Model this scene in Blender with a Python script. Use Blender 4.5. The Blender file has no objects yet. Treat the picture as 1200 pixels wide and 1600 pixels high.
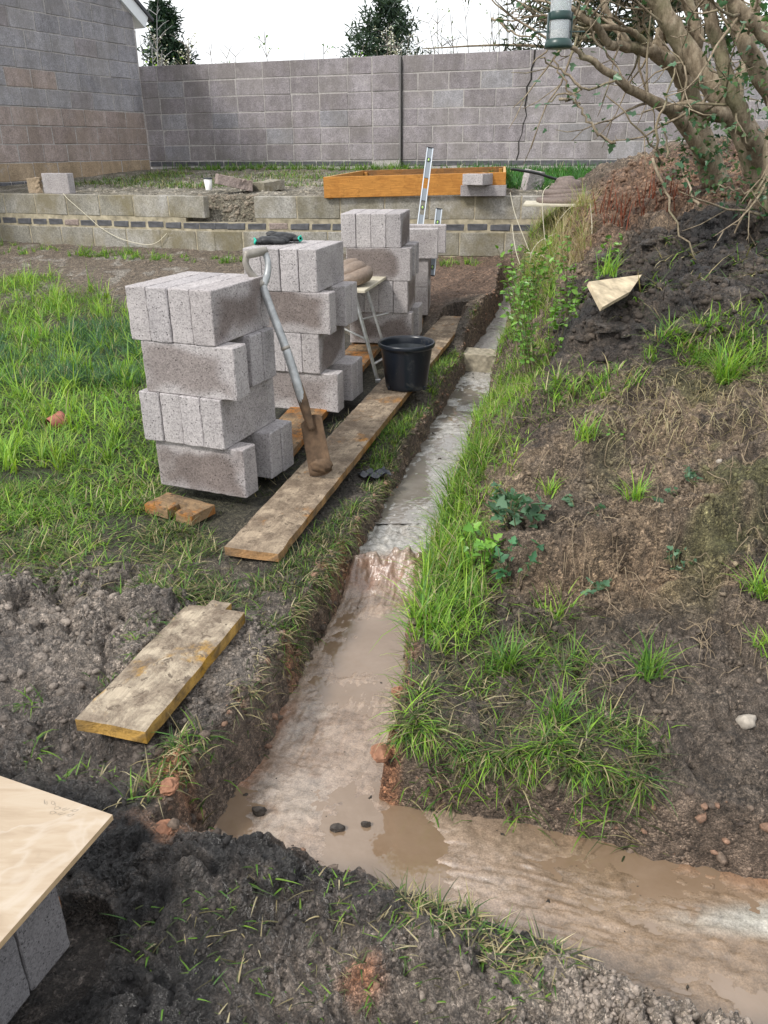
import bpy, bmesh, math, random
import numpy as np
from mathutils import Vector, Matrix

random.seed(7)
rng = np.random.default_rng(7)
SC = bpy.context.scene
COL = SC.collection

# ------------------------------------------------------------------ camera
FPX, PITCH, ROLL, CZ = 1250.66, math.radians(24.497), math.radians(-0.5447), 1.40
Fw = np.array([0, math.cos(PITCH), -math.sin(PITCH)])
Up0 = np.array([0, math.sin(PITCH), math.cos(PITCH)])
X0 = np.array([1.0, 0, 0])
CX = math.cos(ROLL) * X0 + math.sin(ROLL) * Up0
CU = -math.sin(ROLL) * X0 + math.cos(ROLL) * Up0
cam_d = bpy.data.cameras.new('camera')
cam = bpy.data.objects.new('camera', cam_d)
COL.objects.link(cam)
M = Matrix(((CX[0], CU[0], -Fw[0], 0), (CX[1], CU[1], -Fw[1], 0), (CX[2], CU[2], -Fw[2], CZ), (0, 0, 0, 1)))
cam.matrix_world = M
cam_d.sensor_fit = 'VERTICAL'
cam_d.sensor_height = 32.0
cam_d.lens = 32.0 * FPX / 1600.0
cam_d.clip_start = 0.05
cam_d.clip_end = 500
SC.camera = cam

# ------------------------------------------------------------------ world, sun, exposure
SUN_EL, SUN_AZ = math.radians(46), math.radians(232)      # azimuth clockwise from +Y: light comes from behind left
W = bpy.data.worlds.new('World')
SC.world = W
W.use_nodes = True
nt = W.node_tree
nt.nodes.clear()
o_ = nt.nodes.new('ShaderNodeOutputWorld')
bg = nt.nodes.new('ShaderNodeBackground')
sky = nt.nodes.new('ShaderNodeTexSky')
sky.sky_type = 'NISHITA'
sky.sun_disc = False
sky.sun_elevation = SUN_EL
sky.sun_rotation = SUN_AZ
sky.air_density = 1.0
sky.dust_density = 3.0
tc = nt.nodes.new('ShaderNodeTexCoord')
nz = nt.nodes.new('ShaderNodeTexNoise')
nz.inputs['Scale'].default_value = 2.2
nz.inputs['Detail'].default_value = 5
nz.inputs['Roughness'].default_value = 0.55
mp = nt.nodes.new('ShaderNodeMapping')
mp.inputs['Scale'].default_value = (1, 1, 2.6)
cr = nt.nodes.new('ShaderNodeValToRGB')
cr.color_ramp.elements[0].position = 0.35
cr.color_ramp.elements[0].color = (0.80, 0.80, 0.80, 1)
cr.color_ramp.elements[1].position = 0.62
cr.color_ramp.elements[1].color = (0.98, 0.98, 0.98, 1)
mx = nt.nodes.new('ShaderNodeMix')
mx.data_type = 'RGBA'
nt.links.new(tc.outputs['Generated'], mp.inputs['Vector'])
nt.links.new(mp.outputs['Vector'], nz.inputs['Vector'])
nt.links.new(nz.outputs['Fac'], cr.inputs['Fac'])
nt.links.new(cr.outputs['Color'], mx.inputs['Factor'])
nt.links.new(sky.outputs['Color'], mx.inputs['A'])
n2_ = nt.nodes.new('ShaderNodeTexNoise')
n2_.inputs['Scale'].default_value = 1.7
n2_.inputs['Detail'].default_value = 6
nt.links.new(mp.outputs['Vector'], n2_.inputs['Vector'])
cr2 = nt.nodes.new('ShaderNodeValToRGB')
cr2.color_ramp.elements[0].position = 0.36
cr2.color_ramp.elements[0].color = (4.3, 4.4, 4.6, 1)
cr2.color_ramp.elements[1].position = 0.64
cr2.color_ramp.elements[1].color = (7.6, 7.7, 7.8, 1)
nt.links.new(n2_.outputs['Fac'], cr2.inputs['Fac'])
nt.links.new(cr2.outputs['Color'], mx.inputs['B'])       # bright cloud deck
nt.links.new(mx.outputs['Result'], bg.inputs['Color'])
bg.inputs['Strength'].default_value = 0.10
nt.links.new(bg.outputs['Background'], o_.inputs['Surface'])

sd = bpy.data.lights.new('sun', 'SUN')
sd.energy = 1.5
sd.angle = math.radians(10)
sd.color = (1.0, 0.96, 0.9)
sun = bpy.data.objects.new('sun', sd)
COL.objects.link(sun)
sdir = Vector((math.sin(SUN_AZ) * math.cos(SUN_EL), math.cos(SUN_AZ) * math.cos(SUN_EL), math.sin(SUN_EL)))
sun.rotation_euler = sdir.to_track_quat('Z', 'Y').to_euler()
sun.location = (-3, -3, 8)

SC.view_settings.view_transform = 'Standard'
SC.view_settings.look = 'None'
SC.view_settings.gamma = 1
SC.view_settings.exposure = 1.18
SC.view_settings.use_curve_mapping = False
SC.render.engine = 'CYCLES'
SC.cycles.max_bounces = 5
SC.cycles.diffuse_bounces = 3
SC.cycles.glossy_bounces = 2
SC.cycles.transmission_bounces = 4
SC.cycles.transparent_max_bounces = 6
SC.cycles.use_adaptive_sampling = True


def ray(px, py):
    return Fw * FPX + CX * (px - 600) + CU * (800 - py)


def at(px, py, Y):
    """world point where the sight line of the photo's pixel meets the plane y = Y"""
    d = ray(px, py)
    p = np.array([0, 0, CZ]) + d * (Y / d[1])
    return Vector(p)


def gp(px, py, z=0.0):
    """world point where the sight line of the photo's pixel meets the level z"""
    d = ray(px, py)
    p = np.array([0, 0, CZ]) + d * ((z - CZ) / d[2])
    return Vector(p)


# ------------------------------------------------------------------ noise
def _h(ix, iy, s):
    n = (ix.astype(np.int64) * 374761393 + iy.astype(np.int64) * 668265263 + s * 2147483647 + 1013904223) & 0xffffffff
    n = ((n ^ (n >> 13)) * 1274126177) & 0xffffffff
    n = (n ^ (n >> 16)) & 0xffffffff
    n = (n * 2246822519) & 0xffffffff
    n = (n ^ (n >> 15)) & 0xffffffff
    return n / 4294967295.0


def vn(x, y, s=0):
    ix, iy = np.floor(x), np.floor(y)
    fx, fy = x - ix, y - iy
    fx, fy = fx * fx * fx * (fx * (fx * 6 - 15) + 10), fy * fy * fy * (fy * (fy * 6 - 15) + 10)
    a, b, c, d = _h(ix, iy, s), _h(ix + 1, iy, s), _h(ix, iy + 1, s), _h(ix + 1, iy + 1, s)
    return (a * (1 - fx) + b * fx) * (1 - fy) + (c * (1 - fx) + d * fx) * fy * 1.0


def fbm(x, y, f, o=4, s=0, g=0.5):
    """-1..1"""
    t, a, m = 0, 1.0, 0
    for k in range(o):
        t = t + a * (vn(x * f + 17.3 * k, y * f - 9.1 * k, s + k) * 2 - 1)
        m += a
        a *= g
        f *= 2.03
    return t / m


def worley(x, y, f, s=0):
    """distance to nearest jittered point, 0..~1, and its cell random"""
    X, Y = x * f, y * f
    ix, iy = np.floor(X), np.floor(Y)
    best = np.full(np.shape(X), 9.0)
    cid = np.zeros(np.shape(X))
    for dx in (-1, 0, 1):
        for dy in (-1, 0, 1):
            jx, jy = ix + dx, iy + dy
            px, py = jx + _h(jx, jy, s), jy + _h(jx, jy, s + 51)
            d = np.hypot(X - px, Y - py)
            m = d < best
            best = np.where(m, d, best)
            cid = np.where(m, _h(jx, jy, s + 99), cid)
    return best, cid


def sstep(a, b, x):
    t = np.clip((x - a) / (b - a), 0, 1)
    return t * t * (3 - 2 * t)


# ------------------------------------------------------------------ object helpers
def tag(o, label=None, cat=None, group=None, kind=None):
    if label: o['label'] = label
    if cat: o['category'] = cat
    if group: o['group'] = group
    if kind: o['kind'] = kind
    return o


def empty(name, loc, rz=0, label=None, cat=None, group=None):
    o = bpy.data.objects.new(name, None)
    o.empty_display_size = 0.1
    COL.objects.link(o)
    o.location = loc
    o.rotation_euler = (0, 0, rz) if not isinstance(rz, (tuple, list)) else rz
    return tag(o, label, cat, group)


def link(name, me, mat=None, parent=None, smooth=False):
    o = bpy.data.objects.new(name, me)
    COL.objects.link(o)
    if mat is not None and len(me.materials) == 0:
        me.materials.append(mat)
    if parent is not None: o.parent = parent
    if smooth:
        me.polygons.foreach_set('use_smooth', np.ones(len(me.polygons), bool))
    return o


def bm_obj(name, bm, mat=None, parent=None, smooth=False):
    me = bpy.data.meshes.new(name)
    bm.to_mesh(me)
    bm.free()
    return link(name, me, mat, parent, smooth)


def np_mesh(name, V, F, cols=None, attrs=None):
    """V (n,3); F (m,k) all same size, or list of arrays"""
    me = bpy.data.meshes.new(name)
    Fs = F if isinstance(F, list) else [F]
    Fs = [f for f in Fs if len(f)]
    me.vertices.add(len(V))
    me.vertices.foreach_set('co', np.ascontiguousarray(V, dtype=np.float32).ravel())
    nl = sum(f.size for f in Fs)
    npoly = sum(len(f) for f in Fs)
    me.loops.add(nl)
    me.polygons.add(npoly)
    me.loops.foreach_set('vertex_index', np.concatenate([f.ravel() for f in Fs]).astype(np.int32))
    st, off = [], 0
    for f in Fs:
        st.append(off + np.arange(len(f)) * f.shape[1])
        off += f.size
    me.polygons.foreach_set('loop_start', np.concatenate(st).astype(np.int32))
    if cols is not None:
        a = me.color_attributes.new('col', 'FLOAT_COLOR', 'POINT')
        c = np.ones((len(V), 4), np.float32)
        c[:, :cols.shape[1]] = cols
        a.data.foreach_set('color', c.ravel())
    for k, v in (attrs or {}).items():
        a = me.attributes.new(k, 'FLOAT', 'POINT')
        a.data.foreach_set('value', np.asarray(v, np.float32).ravel())
    me.update(calc_edges=True)
    return me


def box_bm(bm, x0, x1, y0, y1, z0, z1, bev=0.0, jit=0.0, seg=1, rnd=random):
    vs = [bm.verts.new((x + rnd.uniform(-jit, jit), y + rnd.uniform(-jit, jit), z + rnd.uniform(-jit, jit)))
          for z in (z0, z1) for y in (y0, y1) for x in (x0, x1)]
    fs = [(0, 2, 3, 1), (4, 5, 7, 6), (0, 1, 5, 4), (2, 6, 7, 3), (0, 4, 6, 2), (1, 3, 7, 5)]
    faces = [bm.faces.new([vs[i] for i in f]) for f in fs]
    if bev > 0:
        es = set()
        for f in faces: es.update(f.edges)
        bmesh.ops.bevel(bm, geom=list(es), offset=bev, segments=seg, affect='EDGES', profile=0.6)
    return bm


def tube(bm, pts, rad, n=8, cap=True, noise=0.0):
    """tapered tube along points"""
    pts = [Vector(p) for p in pts]
    if not isinstance(rad, (list, tuple, np.ndarray)): rad = [rad] * len(pts)
    rings, up = [], None
    for i, p in enumerate(pts):
        t = (pts[min(i + 1, len(pts) - 1)] - pts[max(i - 1, 0)])
        if t.length < 1e-9: t = Vector((0, 0, 1))
        t.normalize()
        if up is None:
            a = Vector((0, 0, 1)) if abs(t.z) < 0.9 else Vector((1, 0, 0))
            up = (a - t * a.dot(t)).normalized()
        else:
            up = (up - t * up.dot(t)).normalized()
        s = t.cross(up)
        rings.append([bm.verts.new(p + (up * math.cos(2 * math.pi * k / n) + s * math.sin(2 * math.pi * k / n))
                                   * rad[i] * (1 + random.uniform(-noise, noise))) for k in range(n)])
    for a, b in zip(rings[:-1], rings[1:]):
        for k in range(n):
            bm.faces.new((a[k], a[(k + 1) % n], b[(k + 1) % n], b[k]))
    if cap:
        bm.faces.new(rings[0][::-1])
        bm.faces.new(rings[-1])
    return bm


def smooth_path(P, k=6):
    P = [Vector(p) for p in P]
    out = []
    for i in range(len(P) - 1):
        p0, p1, p2, p3 = P[max(i - 1, 0)], P[i], P[i + 1], P[min(i + 2, len(P) - 1)]
        for j in range(k):
            t = j / k
            out.append(0.5 * ((2 * p1) + (p2 - p0) * t + (2 * p0 - 5 * p1 + 4 * p2 - p3) * t * t
                              + (3 * p1 - p0 - 3 * p2 + p3) * t ** 3))
    out.append(P[-1])
    return out


def lerp_list(vals, n):
    return list(np.interp(np.linspace(0, len(vals) - 1, n), np.arange(len(vals)), vals))


def lathe(bm, prof, n=32, cap_first=False):
    rings = []
    for r, z in prof:
        rings.append([bm.verts.new((r * math.cos(2 * math.pi * k / n), r * math.sin(2 * math.pi * k / n), z)) for k in range(n)])
    for a, b in zip(rings[:-1], rings[1:]):
        for k in range(n):
            bm.faces.new((a[k], a[(k + 1) % n], b[(k + 1) % n], b[k]))
    if cap_first: bm.faces.new(rings[0][::-1])
    return rings


# ------------------------------------------------------------------ materials
class N:
    """tiny node-graph helper"""

    def __init__(self, name):
        self.m = bpy.data.materials.new(name)
        self.m.use_nodes = True
        self.t = self.m.node_tree
        self.b = self.t.nodes['Principled BSDF']
        self.out = self.t.nodes['Material Output']

    def n(self, typ, **kw):
        nd = self.t.nodes.new(typ)
        for k, v in kw.items():
            if k.startswith('i_'):
                nd.inputs[k[2:].replace('_', ' ')].default_value = v
            else:
                setattr(nd, k, v)
        return nd

    def l(self, a, b):
        self.t.links.new(a, b)
        return a

    def coord(self, kind='Object', scale=None, rot=None):
        c = self.n('ShaderNodeTexCoord').outputs[kind]
        if scale is None: return c
        m = self.n('ShaderNodeMapping')
        m.inputs['Scale'].default_value = scale
        self.l(c, m.inputs['Vector'])
        return m.outputs['Vector']

    def noise(self, vec, scale, detail=4, rough=0.55, dist=0.0):
        nd = self.n('ShaderNodeTexNoise')
        nd.inputs['Scale'].default_value = scale
        nd.inputs['Detail'].default_value = detail
        nd.inputs['Roughness'].default_value = rough
        nd.inputs['Distortion'].default_value = dist
        if vec is not None: self.l(vec, nd.inputs['Vector'])
        return nd.outputs['Fac']

    def voro(self, vec, scale, feature='F1', out='Distance'):
        nd = self.n('ShaderNodeTexVoronoi')
        nd.feature = feature
        nd.inputs['Scale'].default_value = scale
        if vec is not None: self.l(vec, nd.inputs['Vector'])
        return nd.outputs[out]

    def ramp(self, fac, stops):
        r = self.n('ShaderNodeValToRGB')
        els = r.color_ramp.elements
        while len(els) < len(stops): els.new(0.5)
        for e, (p, c) in zip(els, stops):
            e.position = p
            e.color = (*c, 1) if isinstance(c, (tuple, list)) else (c, c, c, 1)
        self.l(fac, r.inputs['Fac'])
        return r.outputs['Color']

    def mix(self, fac, a, b, mode='MIX'):
        m = self.n('ShaderNodeMix')
        m.data_type = 'RGBA'
        m.blend_type = mode
        for s, v in (('Factor', fac), ('A', a), ('B', b)):
            if isinstance(v, (int, float)): m.inputs[s].default_value = v if s == 'Factor' else (v, v, v, 1)
            elif isinstance(v, (tuple, list)): m.inputs[s].default_value = (*v, 1)
            else: self.l(v, m.inputs[s])
        return m.outputs['Result']

    def math(self, op, a, b=0.0, c=None):
        m = self.n('ShaderNodeMath')
        m.operation = op
        for i, v in enumerate((a, b) if c is None else (a, b, c)):
            if isinstance(v, (int, float)): m.inputs[i].default_value = v
            else: self.l(v, m.inputs[i])
        return m.outputs[0]

    def attr(self, name, out='Color'):
        a = self.n('ShaderNodeAttribute')
        a.attribute_name = name
        return a.outputs[out]

    def bump(self, h, strength=0.5, dist=0.01, prev=None):
        b = self.n('ShaderNodeBump')
        b.inputs['Strength'].default_value = strength
        b.inputs['Distance'].default_value = dist
        self.l(h, b.inputs['Height'])
        if prev is not None: self.l(prev, b.inputs['Normal'])
        return b.outputs['Normal']

    def set(self, color=None, rough=None, metal=None, normal=None, spec=None, coat=None):
        for key, v in (('Base Color', color), ('Roughness', rough), ('Metallic', metal), ('Normal', normal),
                       ('Specular IOR Level', spec), ('Coat Weight', coat)):
            if v is None: continue
            if isinstance(v, (int, float)): self.b.inputs[key].default_value = v
            elif isinstance(v, (tuple, list)): self.b.inputs[key].default_value = (*v, 1)
            else: self.l(v, self.b.inputs[key])
        return self.m

    def rnd(self):
        return self.n('ShaderNodeObjectInfo').outputs['Random']


def simple(name, color, rough=0.6, metal=0.0, noise_scale=None, var=0.3, bump=0.0):
    g = N(name)
    if noise_scale:
        v = g.coord()
        nzv = g.noise(v, noise_scale, 5)
        dark = tuple(c * (1 - var) for c in color)
        lite = tuple(min(1, c * (1 + var)) for c in color)
        col = g.ramp(nzv, [(0.3, dark), (0.7, lite)])
        g.set(color=col, rough=rough, metal=metal)
        if bump: g.set(normal=g.bump(nzv, 0.6, bump))
    else:
        g.set(color=color, rough=rough, metal=metal)
    return g.m


def block_material(name, dry, damp, amount, pit=1.0, fine=1.0):
    """aggregate block: speckled grain, pits, and a damp patch kept off the edges of the long faces"""
    g = N(name)
    v = g.coord('Object')
    r = g.rnd()
    off = g.n('ShaderNodeVectorMath')
    off.operation = 'ADD'
    cmb = g.n('ShaderNodeCombineXYZ')
    g.l(g.math('MULTIPLY', r, 31.0), cmb.inputs[0])
    g.l(g.math('MULTIPLY', r, 17.0), cmb.inputs[1])
    g.l(v, off.inputs[0])
    g.l(cmb.outputs[0], off.inputs[1])
    vv = off.outputs[0]
    vo = g.voro(vv, 190 * fine, 'F1', 'Color')
    sep = g.n('ShaderNodeSeparateColor')
    g.l(vo, sep.inputs[0])
    grain = g.noise(vv, 260 * fine, 3, 0.7)
    gr = g.math('ADD', g.math('MULTIPLY', sep.outputs[0], 0.5), g.math('MULTIPLY', grain, 0.5))
    big = g.noise(vv, 7, 3)
    # damp patch
    sx = g.n('ShaderNodeSeparateXYZ')
    g.l(v, sx.inputs[0])
    ex = g.math('SUBTRACT', 0.222, g.math('ABSOLUTE', sx.outputs[0]))
    ez = g.math('SUBTRACT', 0.110, g.math('ABSOLUTE', sx.outputs[2]))
    e = g.math('MINIMUM', g.math('MULTIPLY', ex, 0.7), ez)
    long_face = g.math('GREATER_THAN', g.math('ABSOLUTE', sx.outputs[1]), 0.0475)
    e2 = g.math('ADD', e, g.math('MULTIPLY', g.math('SUBTRACT', g.noise(vv, 3.2, 2), 0.5), 0.34))
    dm = g.n('ShaderNodeMapRange')
    dm.interpolation_type = 'SMOOTHSTEP'
    dm.inputs['From Min'].default_value = 0.0
    dm.inputs['From Max'].default_value = 0.07
    g.l(e2, dm.inputs['Value'])
    dampm = g.math('MULTIPLY', g.math('MULTIPLY', dm.outputs[0], long_face), amount)
    basec = g.mix(dampm, dry, damp)
    basec = g.mix(1.0, basec, g.ramp(gr, [(0.22, 0.60), (0.42, 0.93), (0.6, 1.03), (0.8, 1.22)]), 'MULTIPLY')
    basec = g.mix(1.0, basec, g.ramp(big, [(0.3, (0.86, 0.85, 0.85)), (0.7, (1.08, 1.07, 1.06))]), 'MULTIPLY')
    basec = g.mix(1.0, basec, g.ramp(r, [(0.0, (0.92, 0.92, 0.93)), (0.5, (1, 0.99, 0.98)), (1.0, (1.06, 1.05, 1.05))]), 'MULTIPLY')
    pits = g.voro(vv, 75 * fine)
    pm = g.ramp(pits, [(0.10, 0.0), (0.26, 1.0)])
    pm2 = g.mix(g.ramp(g.noise(vv, 38, 2), [(0.46, 0.0), (0.56, 1.0)]), 1.0, pm)
    basec = g.mix(1.0, basec, g.mix(pit * 0.72, (1, 1, 1), pm2), 'MULTIPLY')
    h = g.math('ADD', g.math('MULTIPLY', pm2, 0.8), g.math('MULTIPLY', gr, 0.9))
    g.set(color=basec, rough=0.95, normal=g.bump(h, 0.9, 0.004 / fine), spec=0.2)
    return g.m


DRY = (0.43, 0.41, 0.415)
DAMP = (0.165, 0.135, 0.123)
MB_DRY = block_material('grey aggregate block', DRY, DAMP, 0.15)
MB_DAMP = block_material('damp aggregate block', (0.40, 0.378, 0.38), DAMP, 0.85)
MB_WET = block_material('wet dark aggregate block', (0.20, 0.195, 0.20), DAMP, 0.5, fine=1.6)
MB_HALF = block_material('half damp aggregate block', DRY, DAMP, 0.65)


def wall_block_material(name, c1, c2, stain=(0.2, 0.19, 0.12), stain_amt=0.3, fine=0.5, stain_z=None):
    g = N(name)
    v = g.coord('Object')
    r = g.rnd()
    w = g.n('ShaderNodeNewGeometry').outputs['Position']
    grain = g.noise(w, 130 * fine, 4, 0.75)
    big = g.noise(w, 2.3, 5, 0.6)
    mid = g.noise(w, 12, 4, 0.6)
    c = g.mix(r, c1, c2)
    c = g.mix(1.0, c, g.ramp(grain, [(0.32, 0.62), (0.5, 1.0), (0.68, 1.4)]), 'MULTIPLY')
    c = g.mix(1.0, c, g.ramp(mid, [(0.3, 0.82), (0.7, 1.15)]), 'MULTIPLY')
    c = g.mix(g.math('MULTIPLY', g.ramp(big, [(0.42, 0.0), (0.62, 1.0)]), stain_amt), c, stain)
    sm = g.ramp(g.noise(w, 6, 6, 0.7, .6), [(0.60, 0.0), (0.68, 0.55)])       # lime and mortar smears
    c = g.mix(sm, c, (0.36, 0.34, 0.325))
    run = g.n('ShaderNodeMapping')
    run.inputs['Scale'].default_value = (3.2, 3.2, .45)
    g.l(w, run.inputs['Vector'])
    c = g.mix(1.0, c, g.ramp(g.noise(run.outputs[0], 1.6, 5, .6), [(0.35, (0.86, 0.85, 0.84)), (0.6, (1.10, 1.09, 1.10))]), 'MULTIPLY')
    g.set(color=c, rough=0.95, normal=g.bump(grain, 0.7, 0.006), spec=0.2)
    return g.m


MW_BACK = wall_block_material('weathered purple grey blockwork', (0.235, 0.216, 0.226), (0.30, 0.28, 0.291), (0.19, 0.175, 0.16), 0.5)
MW_BLUE = wall_block_material('blue grey blockwork', (0.235, 0.232, 0.248), (0.31, 0.305, 0.32), (0.24, 0.225, 0.215), 0.45)
MW_PINK = wall_block_material('pinkish brown blockwork', (0.285, 0.235, 0.215), (0.35, 0.295, 0.27), (0.25, 0.20, 0.16), 0.5)
MW_SAND = wall_block_material('sandy damp blockwork', (0.33, 0.25, 0.17), (0.38, 0.30, 0.21), (0.26, 0.2, 0.13), 0.5)
MW_RET = wall_block_material('mossy old block', (0.245, 0.235, 0.20), (0.36, 0.35, 0.325), (0.17, 0.145, 0.08), 0.75)
MW_ENG = simple('blue engineering brick', (0.082, 0.083, 0.092), 0.6, noise_scale=12, var=0.6)
MORT = simple('pale grey mortar', (0.37, 0.35, 0.335), 0.95, noise_scale=40, var=0.25, bump=0.004)
MORT_OLD = simple('old stained mortar', (0.33, 0.29, 0.21), 0.95, noise_scale=14, var=0.45, bump=0.006)

# soil, footing, vegetation
g = N('soil')
base = g.attr('col')
wet = g.attr('wet', 'Fac')
gv = g.n('ShaderNodeNewGeometry').outputs['Position']
n1 = g.noise(gv, 34, 8, 0.75, .3)
n2 = g.noise(gv, 240, 4, 0.7)
n3 = g.noise(gv, 14, 4, 0.6)
c = g.mix(1.0, base, g.ramp(n1, [(0.32, 0.42), (0.48, 0.95), (0.66, 1.95)]), 'MULTIPLY')
c = g.mix(1.0, c, g.ramp(n2, [(0.32, 0.45), (0.5, 1.0), (0.68, 1.9)]), 'MULTIPLY')
c = g.mix(1.0, c, g.ramp(n3, [(0.3, (0.82, 0.8, 0.78)), (0.7, (1.15, 1.14, 1.12))]), 'MULTIPLY')
specks = g.voro(gv, 60)
c = g.mix(g.math('MULTIPLY', g.ramp(specks, [(0.06, 1.0), (0.12, 0.0)]), 0.3), c, (0.30, 0.26, 0.2))
wr = g.ramp(g.noise(gv, 9, 4), [(0.38, 0.25), (0.62, -0.0)])
rough = g.math('SUBTRACT', 0.92, g.math('MULTIPLY', wet, 0.66))
# crumbs: jittered cells, each with its own tone and a rounded top
wv = g.n('ShaderNodeVectorMath')
wv.operation = 'ADD'
wn = g.n('ShaderNodeTexNoise')
wn.inputs['Scale'].default_value = 60
wn.inputs['Detail'].default_value = 3
g.l(gv, wn.inputs['Vector'])
ws = g.n('ShaderNodeVectorMath')
ws.operation = 'SCALE'
ws.inputs['Scale'].default_value = 0.012
g.l(wn.outputs['Color'], ws.inputs[0])
g.l(gv, wv.inputs[0])
g.l(ws.outputs[0], wv.inputs[1])
cell = g.voro(wv.outputs[0], 105, 'F1', 'Distance')
ccol = g.n('ShaderNodeSeparateColor')
g.l(g.voro(wv.outputs[0], 105, 'F1', 'Color'), ccol.inputs[0])
cell2 = g.voro(wv.outputs[0], 260, 'F1', 'Distance')
ccol2 = g.n('ShaderNodeSeparateColor')
g.l(g.voro(wv.outputs[0], 260, 'F1', 'Color'), ccol2.inputs[0])
crumb = g.ramp(g.noise(gv, 11, 3), [(0.42, 0.25), (0.58, 1.0)])
c = g.mix(crumb, c, g.mix(1.0, c, g.ramp(ccol.outputs[0], [(0.1, 0.55), (0.6, 1.0), (0.95, 1.75)]), 'MULTIPLY'))
c = g.mix(1.0, c, g.ramp(ccol2.outputs[0], [(0.1, 0.72), (0.6, 1.0), (0.95, 1.4)]), 'MULTIPLY')
hh = g.math('ADD', g.math('MULTIPLY', n1, 0.8), g.math('MULTIPLY', g.math('SUBTRACT', 0.7, cell), g.math('MULTIPLY', crumb, 0.38)))
hh = g.math('ADD', hh, g.math('MULTIPLY', g.math('SUBTRACT', 0.7, cell2), 0.14))
g.set(color=c, rough=rough, normal=g.bump(hh, 1.0, 0.045), spec=g.math('ADD', 0.35, g.math('MULTIPLY', wet, 0.75)))
M_SOIL = g.m

g = N('clod soil')
base = g.attr('col')
gv = g.n('ShaderNodeNewGeometry').outputs['Position']
n1 = g.noise(gv, 90, 5, 0.7)
c = g.mix(1.0, base, g.ramp(n1, [(0.3, 0.5), (0.5, 1.0), (0.72, 1.6)]), 'MULTIPLY')
g.set(color=c, rough=0.75, normal=g.bump(n1, 0.8, 0.008), spec=0.35)
M_CLOD = g.m

g = N('wet concrete footing')
base = g.attr('col')
wet = g.attr('wet', 'Fac')
gv = g.n('ShaderNodeNewGeometry').outputs['Position']
n1 = g.noise(gv, 40, 6, 0.7)
n2 = g.noise(gv, 230, 3, 0.6)
n3 = g.noise(gv, 5, 4, 0.6)
c = g.mix(1.0, base, g.ramp(n1, [(0.3, 0.62), (0.5, 1.0), (0.75, 1.35)]), 'MULTIPLY')
c = g.mix(1.0, c, g.ramp(n2, [(0.3, 0.75), (0.7, 1.25)]), 'MULTIPLY')
g.set(color=c, rough=g.math('SUBTRACT', 0.46, g.math('MULTIPLY', wet, 0.36)), normal=g.bump(n1, 0.7, 0.006), spec=1.0)
M_FOOT = g.m

g = N('muddy water')
gv = g.n('ShaderNodeNewGeometry').outputs['Position']
n3 = g.noise(gv, 7, 4, 0.6)
sy = g.n('ShaderNodeSeparateXYZ')
g.l(gv, sy.inputs[0])
far_ = g.math('GREATER_THAN', sy.outputs[1], 3.0)
wc = g.mix(far_, g.ramp(n3, [(0.3, (0.20, 0.137, 0.087)), (0.7, (0.25, 0.18, 0.125))]), g.ramp(n3, [(0.3, (0.17, 0.15, 0.125)), (0.7, (0.24, 0.22, 0.195))]))
g.set(color=wc, rough=0.05,
      normal=g.bump(g.noise(gv, 25, 2), 0.14, 0.01), spec=1.0)
M_WATER = g.m


def plant_mat(name, rough=0.5, trans=0.35):
    g = N(name)
    base = g.attr('col')
    g.set(color=base, rough=rough, spec=0.35)
    tr = g.n('ShaderNodeBsdfTranslucent')
    g.l(g.mix(1.0, base, (1.25, 1.3, 0.6), 'MULTIPLY'), tr.inputs['Color'])
    ms = g.n('ShaderNodeMixShader')
    ms.inputs[0].default_value = trans
    g.l(g.b.outputs[0], ms.inputs[1])
    g.l(tr.outputs[0], ms.inputs[2])
    g.l(ms.outputs[0], g.out.inputs['Surface'])
    return g.m


M_GRASS = plant_mat('grass blade')
M_LEAF = plant_mat('leaf', 0.35, 0.25)
M_DRYSTEM = plant_mat('dry stem', 0.8, 0.15)

g = N('bark')
v = g.n('ShaderNodeNewGeometry').outputs['Position']
sm = g.n('ShaderNodeMapping')
sm.inputs['Scale'].default_value = (1, 1, 0.35)
g.l(v, sm.inputs['Vector'])
n1 = g.noise(sm.outputs[0], 28, 6, 0.7)
n2 = g.noise(v, 5, 4, 0.6)
n3 = g.noise(v, 110, 3, 0.6)
c = g.ramp(n1, [(0.28, (0.075, 0.055, 0.036)), (0.5, (0.25, 0.20, 0.14)), (0.75, (0.42, 0.36, 0.27))])
c = g.mix(g.ramp(n2, [(0.5, 0.0), (0.68, 0.5)]), c, (0.14, 0.15, 0.075))
c = g.mix(1.0, c, g.ramp(n3, [(0.3, 0.8), (0.7, 1.15)]), 'MULTIPLY')
g.set(color=c, rough=0.85, normal=g.bump(n1, 0.8, 0.012), spec=0.2)
M_BARK = g.m


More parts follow.
